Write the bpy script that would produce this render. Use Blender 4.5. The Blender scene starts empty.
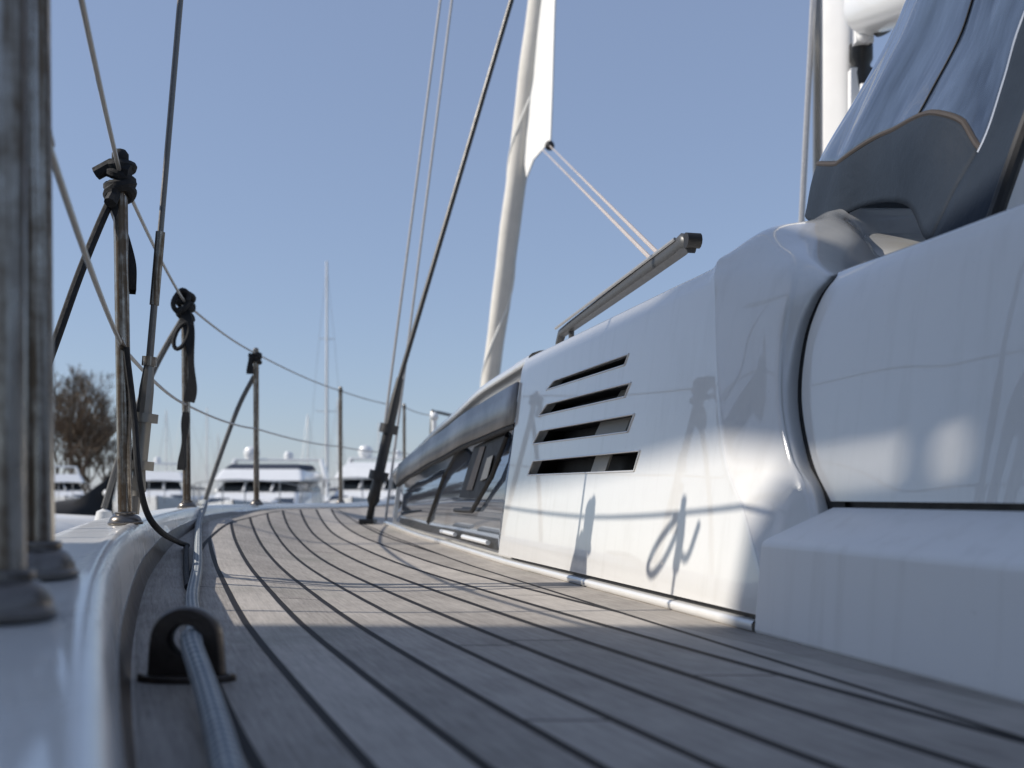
import bpy, math, random
from mathutils import Vector, Matrix
random.seed(7)
PI = math.pi
S = bpy.context.scene
COL = S.collection
F = 1100.0; YH = 495.0          # lens in pixels, horizon row (used to derive real coordinates from measured sizes)
WATER = -1.5                    # the eye is the origin, the water lies 1.5 m below

# ------------------------------------------------------------------ materials
def mat(name):
    m = bpy.data.materials.new(name); m.use_nodes = True
    nt = m.node_tree
    return m, nt, nt.nodes['Principled BSDF']
def mth(nt, op, a, b=None, c=None):
    n = nt.nodes.new('ShaderNodeMath'); n.operation = op
    for i, v in enumerate((a, b, c)):
        if v is None: continue
        if isinstance(v, (int, float)): n.inputs[i].default_value = v
        else: nt.links.new(v, n.inputs[i])
    return n.outputs[0]
def noise(nt, scale, detail=4, rough=.55, vec=None, dim='3D'):
    n = nt.nodes.new('ShaderNodeTexNoise'); n.noise_dimensions = dim
    n.inputs['Scale'].default_value = scale; n.inputs['Detail'].default_value = detail
    n.inputs['Roughness'].default_value = rough
    if vec is not None: nt.links.new(vec, n.inputs['Vector'])
    return n.outputs['Fac']
def objco(nt):
    return nt.nodes.new('ShaderNodeTexCoord').outputs['Object']
def mapr(nt, v, a, b, c, d):
    n = nt.nodes.new('ShaderNodeMapRange'); nt.links.new(v, n.inputs[0])
    for i, x in enumerate((a, b, c, d)): n.inputs[i+1].default_value = x
    return n.outputs[0]
def mixc(nt, fac, A, B):
    n = nt.nodes.new('ShaderNodeMix'); n.data_type = 'RGBA'
    if isinstance(fac, (int, float)): n.inputs[0].default_value = fac
    else: nt.links.new(fac, n.inputs[0])
    for k, v in ((6, A), (7, B)):
        if isinstance(v, (tuple, list)): n.inputs[k].default_value = (*v, 1) if len(v) == 3 else v
        else: nt.links.new(v, n.inputs[k])
    return n.outputs[2]
def bump(nt, bs, h, strength, dist):
    n = nt.nodes.new('ShaderNodeBump'); n.inputs['Strength'].default_value = strength
    n.inputs['Distance'].default_value = dist
    nt.links.new(h, n.inputs['Height']); nt.links.new(n.outputs[0], bs.inputs['Normal'])
def simple(name, col, rough=.5, metal=0., var=.12, scale=30., bmp=0., bscale=None, coat=0., ior=None, spec=None):
    m, nt, b = mat(name)
    co = objco(nt)
    f = noise(nt, scale, 4, .6, co)
    lo = tuple(max(0, c*(1-var)) for c in col); hi = tuple(min(1, c*(1+var)) for c in col)
    nt.links.new(mixc(nt, f, lo, hi), b.inputs['Base Color'])
    nt.links.new(mapr(nt, f, .2, .8, max(0.02, rough*.8), min(1, rough*1.2)), b.inputs['Roughness'])
    b.inputs['Metallic'].default_value = metal
    if coat: b.inputs['Coat Weight'].default_value = coat; b.inputs['Coat Roughness'].default_value = .05
    if ior: b.inputs['IOR'].default_value = ior
    if spec is not None: b.inputs['Specular IOR Level'].default_value = spec
    if bmp: bump(nt, b, noise(nt, bscale or scale*4, 3, .6, co), bmp, .002)
    return m

def gelcoat_mat(name='gelcoat', r0=.13, r1=.22, cw=.9, cr=.012, lo=(.72, .705, .67), hi=(.78, .765, .73)):
    m, nt, b = mat(name)
    co = objco(nt)
    f = noise(nt, 3.0, 5, .6, co)
    g = noise(nt, 160.0, 3, .6, co)
    speck = mapr(nt, g, .70, .74, 0, 1)
    base = mixc(nt, f, lo, hi)
    mp = nt.nodes.new('ShaderNodeMapping'); nt.links.new(co, mp.inputs[0]); mp.inputs['Scale'].default_value = (34, 34, 1.6)
    st = mapr(nt, noise(nt, 1.0, 4, .6, mp.outputs[0]), .52, .74, 0, .16)
    pt = mapr(nt, noise(nt, 7.0, 5, .65, co), .55, .75, 0, .10)
    base = mixc(nt, mth(nt, 'ADD', st, pt), base, (.46, .43, .37))
    nt.links.new(mixc(nt, mth(nt, 'MULTIPLY', speck, .25), base, (.45, .42, .38)), b.inputs['Base Color'])
    nt.links.new(mapr(nt, f, .3, .7, r0, r1), b.inputs['Roughness'])
    b.inputs['Coat Weight'].default_value = cw; b.inputs['Coat Roughness'].default_value = cr
    w = noise(nt, 5.0, 2, .5, co)
    bump(nt, b, w, .05, .02)
    return m
GEL = gelcoat_mat()
GELWORN = gelcoat_mat('worn_gelcoat', .22, .36, .5, .06)
GELMATT = gelcoat_mat('matt_gelcoat', .45, .58, .0, .1, (.82, .805, .78), (.87, .855, .83))

def deck_mat():
    m, nt, b = mat('teak_planks')
    sep = nt.nodes.new('ShaderNodeSeparateXYZ'); nt.links.new(objco(nt), sep.inputs[0])
    X, Y = sep.outputs[0], sep.outputs[1]
    Y2 = mth(nt, 'MULTIPLY', Y, Y)
    c = mth(nt, 'ADD', X, mth(nt, 'SUBTRACT', mth(nt, 'MULTIPLY', Y, .377), mth(nt, 'MULTIPLY', Y2, .0178)))
    t = mth(nt, 'DIVIDE', mth(nt, 'SUBTRACT', c, .0800), .0637)
    t2 = mth(nt, 'ADD', 5.0, mth(nt, 'DIVIDE', mth(nt, 'SUBTRACT', c, .3985), .0785))
    wide = mth(nt, 'GREATER_THAN', c, .3985)
    t = mth(nt, 'ADD', mth(nt, 'MULTIPLY', t, mth(nt, 'SUBTRACT', 1.0, wide)), mth(nt, 'MULTIPLY', t2, wide))
    idx = mth(nt, 'FLOOR', t); fr = mth(nt, 'FRACT', t)
    dist = mth(nt, 'MULTIPLY', mth(nt, 'MINIMUM', fr, mth(nt, 'SUBTRACT', 1.0, fr)), .0605)
    seam = mapr(nt, dist, 0.0036, .0046, 1, 0)
    xs = mth(nt, 'ADD', mth(nt, 'MULTIPLY', Y2, .0425), mth(nt, 'ADD', mth(nt, 'MULTIPLY', Y, -.42), -.04))
    sl = mth(nt, 'ADD', mth(nt, 'MULTIPLY', Y, .085), -.42)
    k = mth(nt, 'SQRT', mth(nt, 'ADD', 1.0, mth(nt, 'MULTIPLY', sl, sl)))
    ml = mth(nt, 'DIVIDE', mth(nt, 'SUBTRACT', X, xs), k)
    in_l = mth(nt, 'GREATER_THAN', ml, .130)
    seam_l = mapr(nt, mth(nt, 'ABSOLUTE', mth(nt, 'SUBTRACT', ml, .130)), 0.0036, .0046, 1, 0)
    wr = mth(nt, 'MULTIPLY', mth(nt, 'SUBTRACT', mth(nt, 'ADD', .5545, mth(nt, 'MULTIPLY', Y, -.2425)), X), .9718)
    in_r = mth(nt, 'GREATER_THAN', wr, .073)
    sA = mapr(nt, mth(nt, 'ABSOLUTE', mth(nt, 'SUBTRACT', wr, .073)), 0.0032, .0042, 1, 0)
    sB = mapr(nt, mth(nt, 'ABSOLUTE', mth(nt, 'SUBTRACT', wr, .108)), 0.0032, .0042, 1, 0)
    inn = mth(nt, 'MULTIPLY', in_l, in_r)
    hsh = mth(nt, 'FRACT', mth(nt, 'MULTIPLY', mth(nt, 'SINE', mth(nt, 'MULTIPLY', idx, 12.9898)), 43758.5))
    bt = mth(nt, 'FRACT', mth(nt, 'ADD', mth(nt, 'MULTIPLY', Y, .62), hsh))
    butt = mth(nt, 'MULTIPLY', inn, mth(nt, 'LESS_THAN', bt, .0022))
    caulk = mth(nt, 'MAXIMUM', mth(nt, 'MAXIMUM', seam_l, sA),
                mth(nt, 'MAXIMUM', mth(nt, 'MULTIPLY', inn, seam), butt))
    # wood: grain runs along each plank
    cmb = nt.nodes.new('ShaderNodeCombineXYZ')
    nt.links.new(mth(nt, 'MULTIPLY', c, 55.0), cmb.inputs[0]); nt.links.new(mth(nt, 'MULTIPLY', Y, 2.6), cmb.inputs[1])
    nt.links.new(mth(nt, 'MULTIPLY', idx, 7.3), cmb.inputs[2])
    grain = noise(nt, 5.0, 6, .65, cmb.outputs[0])
    cm2 = nt.nodes.new('ShaderNodeCombineXYZ')
    nt.links.new(mth(nt, 'MULTIPLY', c, 420.0), cm2.inputs[0]); nt.links.new(mth(nt, 'MULTIPLY', Y, 30.), cm2.inputs[1])
    fine = noise(nt, 1.0, 3, .7, cm2.outputs[0])
    blot = noise(nt, 9.0, 5, .65, objco(nt))
    tone = mth(nt, 'ADD', mth(nt, 'MULTIPLY', grain, .5), mth(nt, 'ADD', mth(nt, 'MULTIPLY', fine, .25), mth(nt, 'MULTIPLY', blot, .35)))
    tone = mth(nt, 'ADD', tone, mth(nt, 'MULTIPLY', mth(nt, 'SUBTRACT', hsh, .5), .15))
    wood = mixc(nt, mapr(nt, tone, .32, .76, 0, 1), (.178, .160, .142), (.51, .465, .412))
    stain = mapr(nt, noise(nt, 3.2, 5, .6, objco(nt)), .56, .72, 0, .55)
    wood = mixc(nt, stain, wood, (.20, .20, .165))
    nt.links.new(mixc(nt, caulk, wood, (.012, .010, .010)), b.inputs['Base Color'])
    b.inputs['Roughness'].default_value = .72
    b.inputs['Specular IOR Level'].default_value = .25
    h = mth(nt, 'SUBTRACT', mth(nt, 'MULTIPLY', fine, .35), mth(nt, 'MULTIPLY', caulk, 1.0))
    h = mth(nt, 'ADD', h, mth(nt, 'MULTIPLY', grain, .3))
    bump(nt, b, h, .6, .0016)
    return m
TEAK = deck_mat()

def steel_mat():
    m, nt, b = mat('stainless')
    mp = nt.nodes.new('ShaderNodeMapping'); nt.links.new(objco(nt), mp.inputs[0]); mp.inputs['Scale'].default_value = (150, 150, 5)
    f = noise(nt, 1.0, 4, .6, mp.outputs[0]); g = noise(nt, 60, 4, .6, objco(nt))
    k = mapr(nt, mth(nt, 'ADD', mth(nt, 'MULTIPLY', f, .7), mth(nt, 'MULTIPLY', g, .3)), .44, .62, 0, 1)
    nt.links.new(mixc(nt, k, (.13, .095, .065), (.42, .39, .345)), b.inputs['Base Color'])
    b.inputs['Metallic'].default_value = .95
    nt.links.new(mapr(nt, k, 0, 1, .42, .2), b.inputs['Roughness'])
    return m
STEEL = steel_mat()
TARNSTEEL = simple('dull_steel', (.17, .155, .14), .3, .9, .3, 60)
TARN = simple('tarnished_bronze', (.07, .058, .05), .36, .75, .35, 70, .3)
DARKMETAL = simple('dark_metal', (.05, .048, .046), .4, .6, .3, 60)
ALU = simple('mast_aluminium', (.80, .79, .77), .35, .0, .05, 8)
GREYMETAL = simple('grey_metal', (.23, .22, .20), .35, .7, .2, 40)
WIRE = simple('wire', (.17, .16, .15), .38, .85, .25, 200)
LIFE = simple('lifeline_wire', (.42, .40, .37), .35, .5, .2, 200)
WIRELIGHT = simple('wire_light', (.42, .41, .40), .4, .6, .2, 120)
BLACK = simple('black_webbing', (.013, .013, .014), .8, 0, .4, 120, .5, 500)
RUBBER = simple('black_rubber', (.012, .011, .011), .55, 0, .3, 60)
DARK = simple('vent_interior', (.035, .030, .027), .6, 0, .4, 25)
PALEDUCT = simple('vent_duct', (.36, .34, .30), .5, 0, .1, 30)  # pale tone carries the sunlight painted into the lowest vent
GREYPLASTIC = simple('grey_plastic', (.055, .056, .058), .4, 0, .15, 40)
HULLWHITE = simple('boat_white', (.78, .78, .77), .25, 0, .05, 2, coat=.4)
BOATGLASS = simple('boat_dark_glass', (.012, .016, .02), .08, 0, .2, 2)
NAVY = simple('navy_cover', (.02, .028, .05), .8, 0, .3, 12)
SAILW = simple('sailcloth', (.70, .665, .60), .7, 0, .16, 7, .9, 14)
SAILUV = simple('sail_leech', (.86, .85, .81), .6, 0, .05, 6)
BARK = simple('bark', (.12, .085, .06), .9, 0, .35, 8)
TWIG = simple('twigs', (.17, .125, .085), .9, 0, .3, 1.5)
FENDERM = simple('fender_vinyl', (.72, .72, .70), .35, 0, .08, 10)
QUAYM = simple('quay_stone', (.27, .25, .22), .9, 0, .3, 2)
FOOTSHADE = simple('shade_brown', (.075, .055, .042), .45, 0, .3, 40)  # brown for shade and teak reflection painted at the bulwark foot
SHADECLOTH = simple('shade_cloth', (.62, .62, .60), .8, 0, .08, 6)
CREAM = simple('cream_tone', (.62, .55, .44), .6, 0, .12, 20)

def rope_mat(name, A, B, scale, ang=.6):
    m, nt, b = mat(name)
    uv = nt.nodes.new('ShaderNodeUVMap').outputs[0]
    sep = nt.nodes.new('ShaderNodeSeparateXYZ'); nt.links.new(uv, sep.inputs[0])
    u, v = sep.outputs[0], sep.outputs[1]      # u round the rope, v metres along it
    a = mth(nt, 'SINE', mth(nt, 'ADD', mth(nt, 'MULTIPLY', u, 6.2832*5), mth(nt, 'MULTIPLY', v, scale)))
    c = mth(nt, 'SINE', mth(nt, 'SUBTRACT', mth(nt, 'MULTIPLY', u, 6.2832*5), mth(nt, 'MULTIPLY', v, scale)))
    br = mth(nt, 'MULTIPLY', a, c)
    fac = mapr(nt, br, -.5, .6, 0, 1)
    n = noise(nt, 40, 3, .6, objco(nt))
    nt.links.new(mixc(nt, mth(nt, 'MULTIPLY', fac, mapr(nt, n, .3, .7, .6, 1.)), A, B), b.inputs['Base Color'])
    b.inputs['Roughness'].default_value = .8
    bump(nt, b, br, .7, .0012)
    return m
ROPEW = rope_mat('braided_rope', (.12, .15, .175), (.56, .56, .53), 230)
ROPEGREY = rope_mat('grey_lanyard', (.10, .10, .10), (.24, .235, .22), 600)
SHEETM = rope_mat('sheet_rope', (.42, .36, .34), (.66, .62, .58), 200)

def canvas_mat():
    m, nt, b = mat('sprayhood_canvas')
    co = objco(nt)
    f = noise(nt, 7, 5, .6, co); w = noise(nt, 900, 2, .5, co)
    nt.links.new(mixc(nt, f, (.012, .018, .028), (.028, .038, .054)), b.inputs['Base Color'])
    b.inputs['Roughness'].default_value = .62
    b.inputs['Specular IOR Level'].default_value = .12
    wr = noise(nt, 22, 4, .6, co)
    bump(nt, b, mth(nt, 'ADD', wr, mth(nt, 'MULTIPLY', w, .1)), .5, .006)
    return m
CANVAS = canvas_mat()
def vinyl_mat():
    m, nt, b = mat('sprayhood_vinyl')
    uv = nt.nodes.new('ShaderNodeUVMap').outputs[0]
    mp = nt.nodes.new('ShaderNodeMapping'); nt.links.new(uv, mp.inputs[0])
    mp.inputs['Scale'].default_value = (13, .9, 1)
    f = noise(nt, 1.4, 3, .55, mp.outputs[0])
    nt.links.new(mixc(nt, mapr(nt, f, .35, .65, 0, 1), (.014, .022, .040), (.065, .092, .145)), b.inputs['Base Color'])  # pale streaks paint vertical reflections into the vinyl's colour
    b.inputs['Roughness'].default_value = .16
    b.inputs['Coat Weight'].default_value = 1.; b.inputs['Coat Roughness'].default_value = .05
    bump(nt, b, f, .45, .02)
    return m
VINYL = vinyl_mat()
SEAMTAPE = simple('seam_tape', (.038, .030, .026), .7, 0, .2, 60)
def glass_mat():
    m, nt, b = mat('tinted_glass')
    f = noise(nt, 4, 3, .5, objco(nt))
    nt.links.new(mixc(nt, f, (.10, .12, .15), (.16, .185, .22)), b.inputs['Base Color'])
    b.inputs['Roughness'].default_value = .06; b.inputs['IOR'].default_value = 1.7
    b.inputs['Coat Weight'].default_value = .5; b.inputs['Coat Roughness'].default_value = .02
    return m
GLASS = glass_mat()
def visor_mat():
    m, nt, b = mat('smoked_visor')
    f = noise(nt, 5, 4, .6, objco(nt))
    nt.links.new(mixc(nt, mapr(nt, f, .35, .65, 0, 1), (.17, .17, .17), (.40, .39, .37)), b.inputs['Base Color'])
    b.inputs['Roughness'].default_value = .3
    return m
VISOR = visor_mat()
def water_mat():
    m, nt, b = mat('harbour_water')
    co = objco(nt)
    b.inputs['Base Color'].default_value = (.02, .035, .045, 1)
    b.inputs['Roughness'].default_value = .06; b.inputs['IOR'].default_value = 1.33
    bump(nt, b, noise(nt, 1.6, 5, .6, co), .5, .12)
    return m
WATERM = water_mat()

# ------------------------------------------------------------------ mesh helpers
def cat(p0, p1, p2, p3, t):
    return .5*((2*p1) + (p2-p0)*t + (2*p0-5*p1+4*p2-p3)*t*t + (3*p1-p0-3*p2+p3)*t**3)
def spline(pts, n=8):
    P = [Vector(p) for p in pts]
    if len(P) < 3:
        return [P[0].lerp(P[-1], i/n) for i in range(n+1)]
    Q = [P[0]*2-P[1]] + P + [P[-1]*2-P[-2]]
    out = []
    for i in range(1, len(Q)-2):
        for j in range(n): out.append(cat(Q[i-1], Q[i], Q[i+1], Q[i+2], j/n))
    out.append(P[-1].copy()); return out
class MB:
    def __init__(s): s.v = []; s.f = []; s.m = []; s.uv = []; s.cm = 0
    def add(s, pts, faces, uvs=None):
        o = len(s.v); s.v += [tuple(p) for p in pts]
        for f in faces:
            s.f.append(tuple(i+o for i in f)); s.m.append(s.cm)
            s.uv.append([uvs[i] for i in f] if uvs else None)
    def grid(s, rows, cu=False, cv=False):
        nr, nc = len(rows), len(rows[0])
        pts = [p for r in rows for p in r]
        uvs = [(j/max(1, nc-1), i/max(1, nr-1)) for i in range(nr) for j in range(nc)]
        fs = []
        for i in range(nr if cv else nr-1):
            for j in range(nc if cu else nc-1):
                a, b_ = i*nc+j, i*nc+(j+1) % nc
                c, d = ((i+1) % nr)*nc+(j+1) % nc, ((i+1) % nr)*nc+j
                fs.append((a, b_, c, d))
        s.add(pts, fs, uvs); return s
    def tube(s, path, r, seg=10, cap=True):
        P = [Vector(p) for p in path]; n = len(P)
        R = [r]*n if isinstance(r, (int, float)) else list(r)
        pts, uvs = [], []
        T = [(P[min(i+1, n-1)]-P[max(i-1, 0)]).normalized() for i in range(n)]
        up = Vector((0, 0, 1)) if abs(T[0].z) < .9 else Vector((1, 0, 0))
        N = (up - T[0]*up.dot(T[0])).normalized()
        L = 0
        for i in range(n):
            if i:
                N = (N - T[i]*N.dot(T[i])).normalized(); L += (P[i]-P[i-1]).length
            B = T[i].cross(N)
            for k in range(seg+1):
                a = 2*PI*k/seg
                pts.append(P[i] + (N*math.cos(a)+B*math.sin(a))*R[i]); uvs.append((k/seg, L))
        fs = []
        for i in range(n-1):
            for k in range(seg):
                a = i*(seg+1)+k; b_ = a+seg+1
                fs.append((a, a+1, b_+1, b_))
        if cap:
            fs.append(tuple(reversed(range(seg)))); e = (n-1)*(seg+1); fs.append(tuple(range(e, e+seg)))
        s.add(pts, fs, uvs); return s
    def lathe(s, prof, o=(0, 0, 0), axis=(0, 0, 1), seg=24):
        A = Vector(axis).normalized(); O = Vector(o)
        u = A.orthogonal().normalized(); w = A.cross(u)
        rows = [[O + A*z + (u*math.cos(2*PI*k/seg)+w*math.sin(2*PI*k/seg))*max(r, 1e-5) for k in range(seg)] for r, z in prof]
        nr = len(rows)
        pts = [p for r in rows for p in r]; fs = []
        for i in range(nr-1):
            for k in range(seg):
                a = i*seg+k; b_ = i*seg+(k+1) % seg
                fs.append((a, b_, b_+seg, a+seg))
        s.add(pts, fs); return s
    def sphere(s, o, r, seg=14, sq=(1, 1, 1)):
        rows = []
        O = Vector(o)
        for i in range(seg//2+1):
            th = PI*i/(seg//2)
            rows.append([O+Vector((sq[0]*r*max(math.sin(th), 1e-4)*math.cos(2*PI*k/seg), sq[1]*r*max(math.sin(th), 1e-4)*math.sin(2*PI*k/seg), sq[2]*r*math.cos(th))) for k in range(seg)])
        pts = [p for r_ in rows for p in r_]; fs = []
        for i in range(len(rows)-1):
            for k in range(seg):
                a = i*seg+k; b_ = i*seg+(k+1) % seg
                fs.append((a, a+seg, b_+seg, b_))
        s.add(pts, fs); return s
    def box(s, a, b_):
        x0, y0, z0 = a; x1, y1, z1 = b_
        s.hexa([(x0, y0, z0), (x1, y0, z0), (x1, y1, z0), (x0, y1, z0)], [(x0, y0, z1), (x1, y0, z1), (x1, y1, z1), (x0, y1, z1)]); return s
    def hexa(s, A, B):
        n = len(A)
        fs = [tuple(reversed(range(n))), tuple(range(n, 2*n))] + [(i, (i+1) % n, n+(i+1) % n, n+i) for i in range(n)]
        s.add(list(A)+list(B), fs); return s
    def build(s, name, mats, parent=None, smooth=35, bevel=0, solid=0, off=-1, recalc=True):
        me = bpy.data.meshes.new(name); me.from_pydata(s.v, [], s.f)
        if not isinstance(mats, (list, tuple)): mats = [mats]
        for m in mats: me.materials.append(m)
        me.polygons.foreach_set('material_index', s.m)
        if any(u for u in s.uv):
            l = me.uv_layers.new(name='UVMap'); k = 0
            for p, u in zip(me.polygons, s.uv):
                for j, li in enumerate(p.loop_indices): l.data[li].uv = u[j] if u else (0, 0)
        if recalc:
            import bmesh
            bm = bmesh.new(); bm.from_mesh(me)
            bmesh.ops.recalc_face_normals(bm, faces=bm.faces); bm.to_mesh(me); bm.free()
        if smooth:
            for p in me.polygons: p.use_smooth = True
            me.set_sharp_from_angle(angle=math.radians(smooth))
        o = bpy.data.objects.new(name, me); COL.objects.link(o)
        if solid:
            md = o.modifiers.new('solid', 'SOLIDIFY'); md.thickness = solid; md.offset = off
        if bevel:
            md = o.modifiers.new('bevel', 'BEVEL'); md.width = bevel; md.segments = 3; md.limit_method = 'ANGLE'; md.angle_limit = math.radians(40)
        if parent is not None: par(o, parent)
        return o
def wm(o):                       # world matrix from the parent chain (no depsgraph needed)
    m = Matrix.LocRotScale(o.location, o.rotation_euler, o.scale)
    return m if o.parent is None else wm(o.parent) @ o.matrix_parent_inverse @ m
def par(o, p):
    o.parent = p; o.matrix_parent_inverse = wm(p).inverted()
def empty(name, loc, label=None, category=None, group=None):
    o = bpy.data.objects.new(name, None); COL.objects.link(o); o.location = loc
    o.empty_display_size = .1
    return tag(o, label, category, group)
def tag(o, label=None, category=None, group=None, kind=None):
    if label: o['label'] = label
    if category: o['category'] = category
    if group: o['group'] = group
    if kind: o['kind'] = kind
    return o

# ------------------------------------------------------------------ measured curves of the yacht
def xs(Y):                                       # stanchion line of the port rail in plan
    if Y < 0: return -.04 - .42*Y
    return -.04 - .42*Y + .0425*Y*Y
def dxs(Y): return -.42 if Y < 0 else -.42 + .085*Y
def lerp_tab(tab, y):
    if y <= tab[0][0]: return tab[0][1]
    for (a, b_), (c, d) in zip(tab, tab[1:]):
        if y <= c:
            t = (y-a)/(c-a); t = t*t*(3-2*t)*.5 + t*.5
            return b_+(d-b_)*t
    return tab[-1][1]
def zc(Y): return lerp_tab([(-3, -.09), (.3, -.085), (.6, -.069), (.8, -.062), (1.5, -.052), (2, -.045), (3.5, -.036), (4.8, -.044), (6.4, -.05), (9.5, .0)], Y)
def zd(Y): return lerp_tab([(-3, -.15), (2.3, -.15), (3.4, -.138), (4.6, -.116), (6.5, -.105), (9.5, -.06)], Y)
LEAN = .13
def rise(Y): return lerp_tab([(1.2, 0), (1.8, .025), (2.5, .05), (3.2, .065), (4.5, .058), (6.5, .03), (9.5, .02)], Y)
def zdx(X, Y):                                   # the waterway beside the rail lies a little higher forward
    m = (X-xs(Y))/math.sqrt(1+dxs(Y)**2); t = min(1, max(0, (m-.07)/.36)); t = t*t*(3-2*t)
    return zd(Y) + rise(Y)*(1-t)
U = Vector((-.2357, .9718, 0)); NB = Vector((.9718, .2357, 0)); O0 = Vector((.5545, 0, 0))
def L(s, d, z): p = O0 + U*s + NB*d; return Vector((p.x, p.y, z))        # along the cabin side, inboard, up
def hit(px, py, d):                              # where a sight line meets the (leaning) cabin side set d inboard
    x = (px-512)/F; zz = (YH-py)/F
    Y = (.9718*.5545+.15*LEAN+d)/(.9718*x+.2357-LEAN*zz)
    return Vector((x*Y, Y, zz*Y))
def hitv(px, py, d):                             # same for an upright plane
    x = (px-512)/F; zz = (YH-py)/F
    Y = (.9718*.5545+d)/(.9718*x+.2357)
    return Vector((x*Y, Y, zz*Y))
def at(px, py, Y): return Vector(((px-512)/F*Y, Y, (YH-py)/F*Y))
def sd(p):
    q = Vector((p.x, p.y, 0))-O0
    return q.dot(U), q.dot(NB)

yacht = empty('sailing_yacht', (.6, 3, WATER), 'white sailing yacht with teak side deck, steel stanchions and vented white cabin', 'yacht')

# deck: ruled between the port edge and its mirror image
bow = Vector((-.33, 9.25, 0)); mastp = Vector((1.30, 4.5, 0))
ax = (mastp-bow).normalized(); axn = Vector((-ax.y, ax.x, 0))
def mirror(p):
    d = (Vector((p[0], p[1], 0))-bow).dot(axn)
    return Vector((p[0], p[1], p[2])) - axn*2*d
Ys = [-2.6+.3*i for i in range(10)] + [.3+.15*i for i in range(60)]
Ys = [y for y in Ys if y < 9.25] + [9.25]
rows = []
for Y in Ys:
    p = Vector((xs(Y), Y, 0)); q = mirror(p)
    r = []
    for j in range(49):
        a = p.lerp(q, (j/48)**1.8); r.append((a.x, a.y, zdx(a.x, a.y)))
    rows.append(r)
MB().grid(rows).build('deck', TEAK, yacht)

# bulwark with its rounded cap, and the topside below it
def rail_profile(Y):
    c, d = zc(Y), min(zd(Y)+rise(Y), zc(Y)-.012)
    return [(-.045, d-.5), (-.058, d+.0), (-.060, c-.022), (-.056, c-.008), (-.046, c-.001), (-.03, c+.0005), (0, c+.001), (.022, c+.001), (.030, c+.002), (.036, c+.0045),
            (.042, c+.0045), (.048, c+.001), (.052, c-.006), (.0545, c-.016), (.056, c-.03), (.057, c*.5+d*.5), (.059, d+.014), (.063, d+.004), (.07, d-.004)]
def side(Ylist, mir=False):
    rows = []
    for Y in Ylist:
        k = math.sqrt(1+dxs(Y)**2); nx, ny = 1/k, -dxs(Y)/k
        r = []
        for n, z in rail_profile(Y):
            p = Vector((xs(Y)+nx*n, Y+ny*n, z))
            r.append(mirror(p) if mir else p)
        rows.append(r)
    return rows
Yr = [-2.6+.2*i for i in range(13)] + [.0+.07*i for i in range(133)]
Yr = [y for y in Yr if y <= 9.25]
b = MB(); b.grid(side(Yr)); b.grid(side(Yr, True)); b.build('bulwark', GELWORN, yacht, smooth=60)
def topside(mir):
    rows = []
    for Y in Yr[::4]+[Yr[-1]]:
        k = math.sqrt(1+dxs(Y)**2); nx, ny = 1/k, -dxs(Y)/k
        tp = min(1, max(0, (9.25-Y)/3))
        r = []
        for n, z in ((-.045, zd(Y)-.45), (-.03, -.9), (.1+.25*(1-tp), -1.4), (.35+.3*(1-tp), -1.75)):
            p = Vector((xs(Y)+nx*n, Y+ny*n, z)); r.append(mirror(p) if mir else p)
        rows.append(r)
    return rows
# brown strip painting shade and teak reflection along the bulwark foot
b = MB()
def foot_shade(Y):
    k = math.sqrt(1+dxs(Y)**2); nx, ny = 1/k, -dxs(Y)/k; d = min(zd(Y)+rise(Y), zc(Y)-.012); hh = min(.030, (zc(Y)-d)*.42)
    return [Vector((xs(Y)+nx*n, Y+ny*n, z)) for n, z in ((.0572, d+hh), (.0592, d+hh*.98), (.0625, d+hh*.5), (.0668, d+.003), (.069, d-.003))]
b.grid([foot_shade(Y) for Y in Yr]); b.build('shade_strip', FOOTSHADE, yacht, smooth=60)
b = MB(); b.grid(topside(False)); b.grid(topside(True)); b.build('hull', GEL, yacht)

# ------------------------------------------------------------------ cabin (coachroof)
def catgrid(cols, nu, nv):
    A = [spline(c, nv) for c in cols]             # refine every column
    T = [[A[i][j] for i in range(len(A))] for j in range(len(A[0]))]
    return [spline(r, nu) for r in T]
def wallcol(s, top=.31, ztopcut=None):
    r = [(-.1305, 0), (-.03, 0), (.03, 0), (.10, 0), (.17, 0), (.25, 0)]
    c = [L(s, LEAN*(z+.15), z) for z, _ in r]
    e = LEAN*.42
    c += [L(s, e+.006, top-.022), L(s, e+.03, top-.002), L(s, e+.16, top+.012), L(s, e+.45, top+.03), L(s, e+1.3, top+.07)]
    return c
C_ = [hit(748, 600, 0)] + [hit(*q) for q in ((745, 518, 0), (729, 474, 0), (721, 430, 0), (716.5, 365, 0), (715, 300, 0))] + \
     [hit(716, 268, .004), hit(731, 252, .03), hitv(800, 226, .26), hitv(880, 222, .50), L(1.60, 1.35, .40)]
C_[0] = L(1.20, .002, -.1305)
M_ = [L(1.185, .02, -.1305)] + [hit(*q) for q in ((775, 500, .018), (762, 466, .018), (753, 420, .016), (748, 360, .014), (748, 300, .014))] + \
     [hit(752, 262, .024), hit(768, 229.5, .06), hitv(822, 219, .26), hitv(900, 208, .50), L(1.52, 1.35, .43)]
E_ = [L(1.17, .04, -.1305)] + [hit(*q) for q in ((803, 496, .036), (787, 456, .031), (777, 405, .027), (777, 345, .027), (783, 292, .029))] + \
     [hit(787, 262, .040), hit(796, 245, .075), hitv(846, 228, .28), hitv(910, 214, .50), L(1.48, 1.35, .425)]
E2 = [L(1.165, .046, -.1305)] + [hit(*q) for q in ((811, 500, .042), (793.5, 458, .037), (783.5, 402, .034), (786, 343, .035), (796, 296, .039))] + \
     [hit(805, 270, .052), hit(815, 255, .085), hitv(862, 240, .29), hitv(917, 226, .50), L(1.45, 1.35, .39)]
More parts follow.
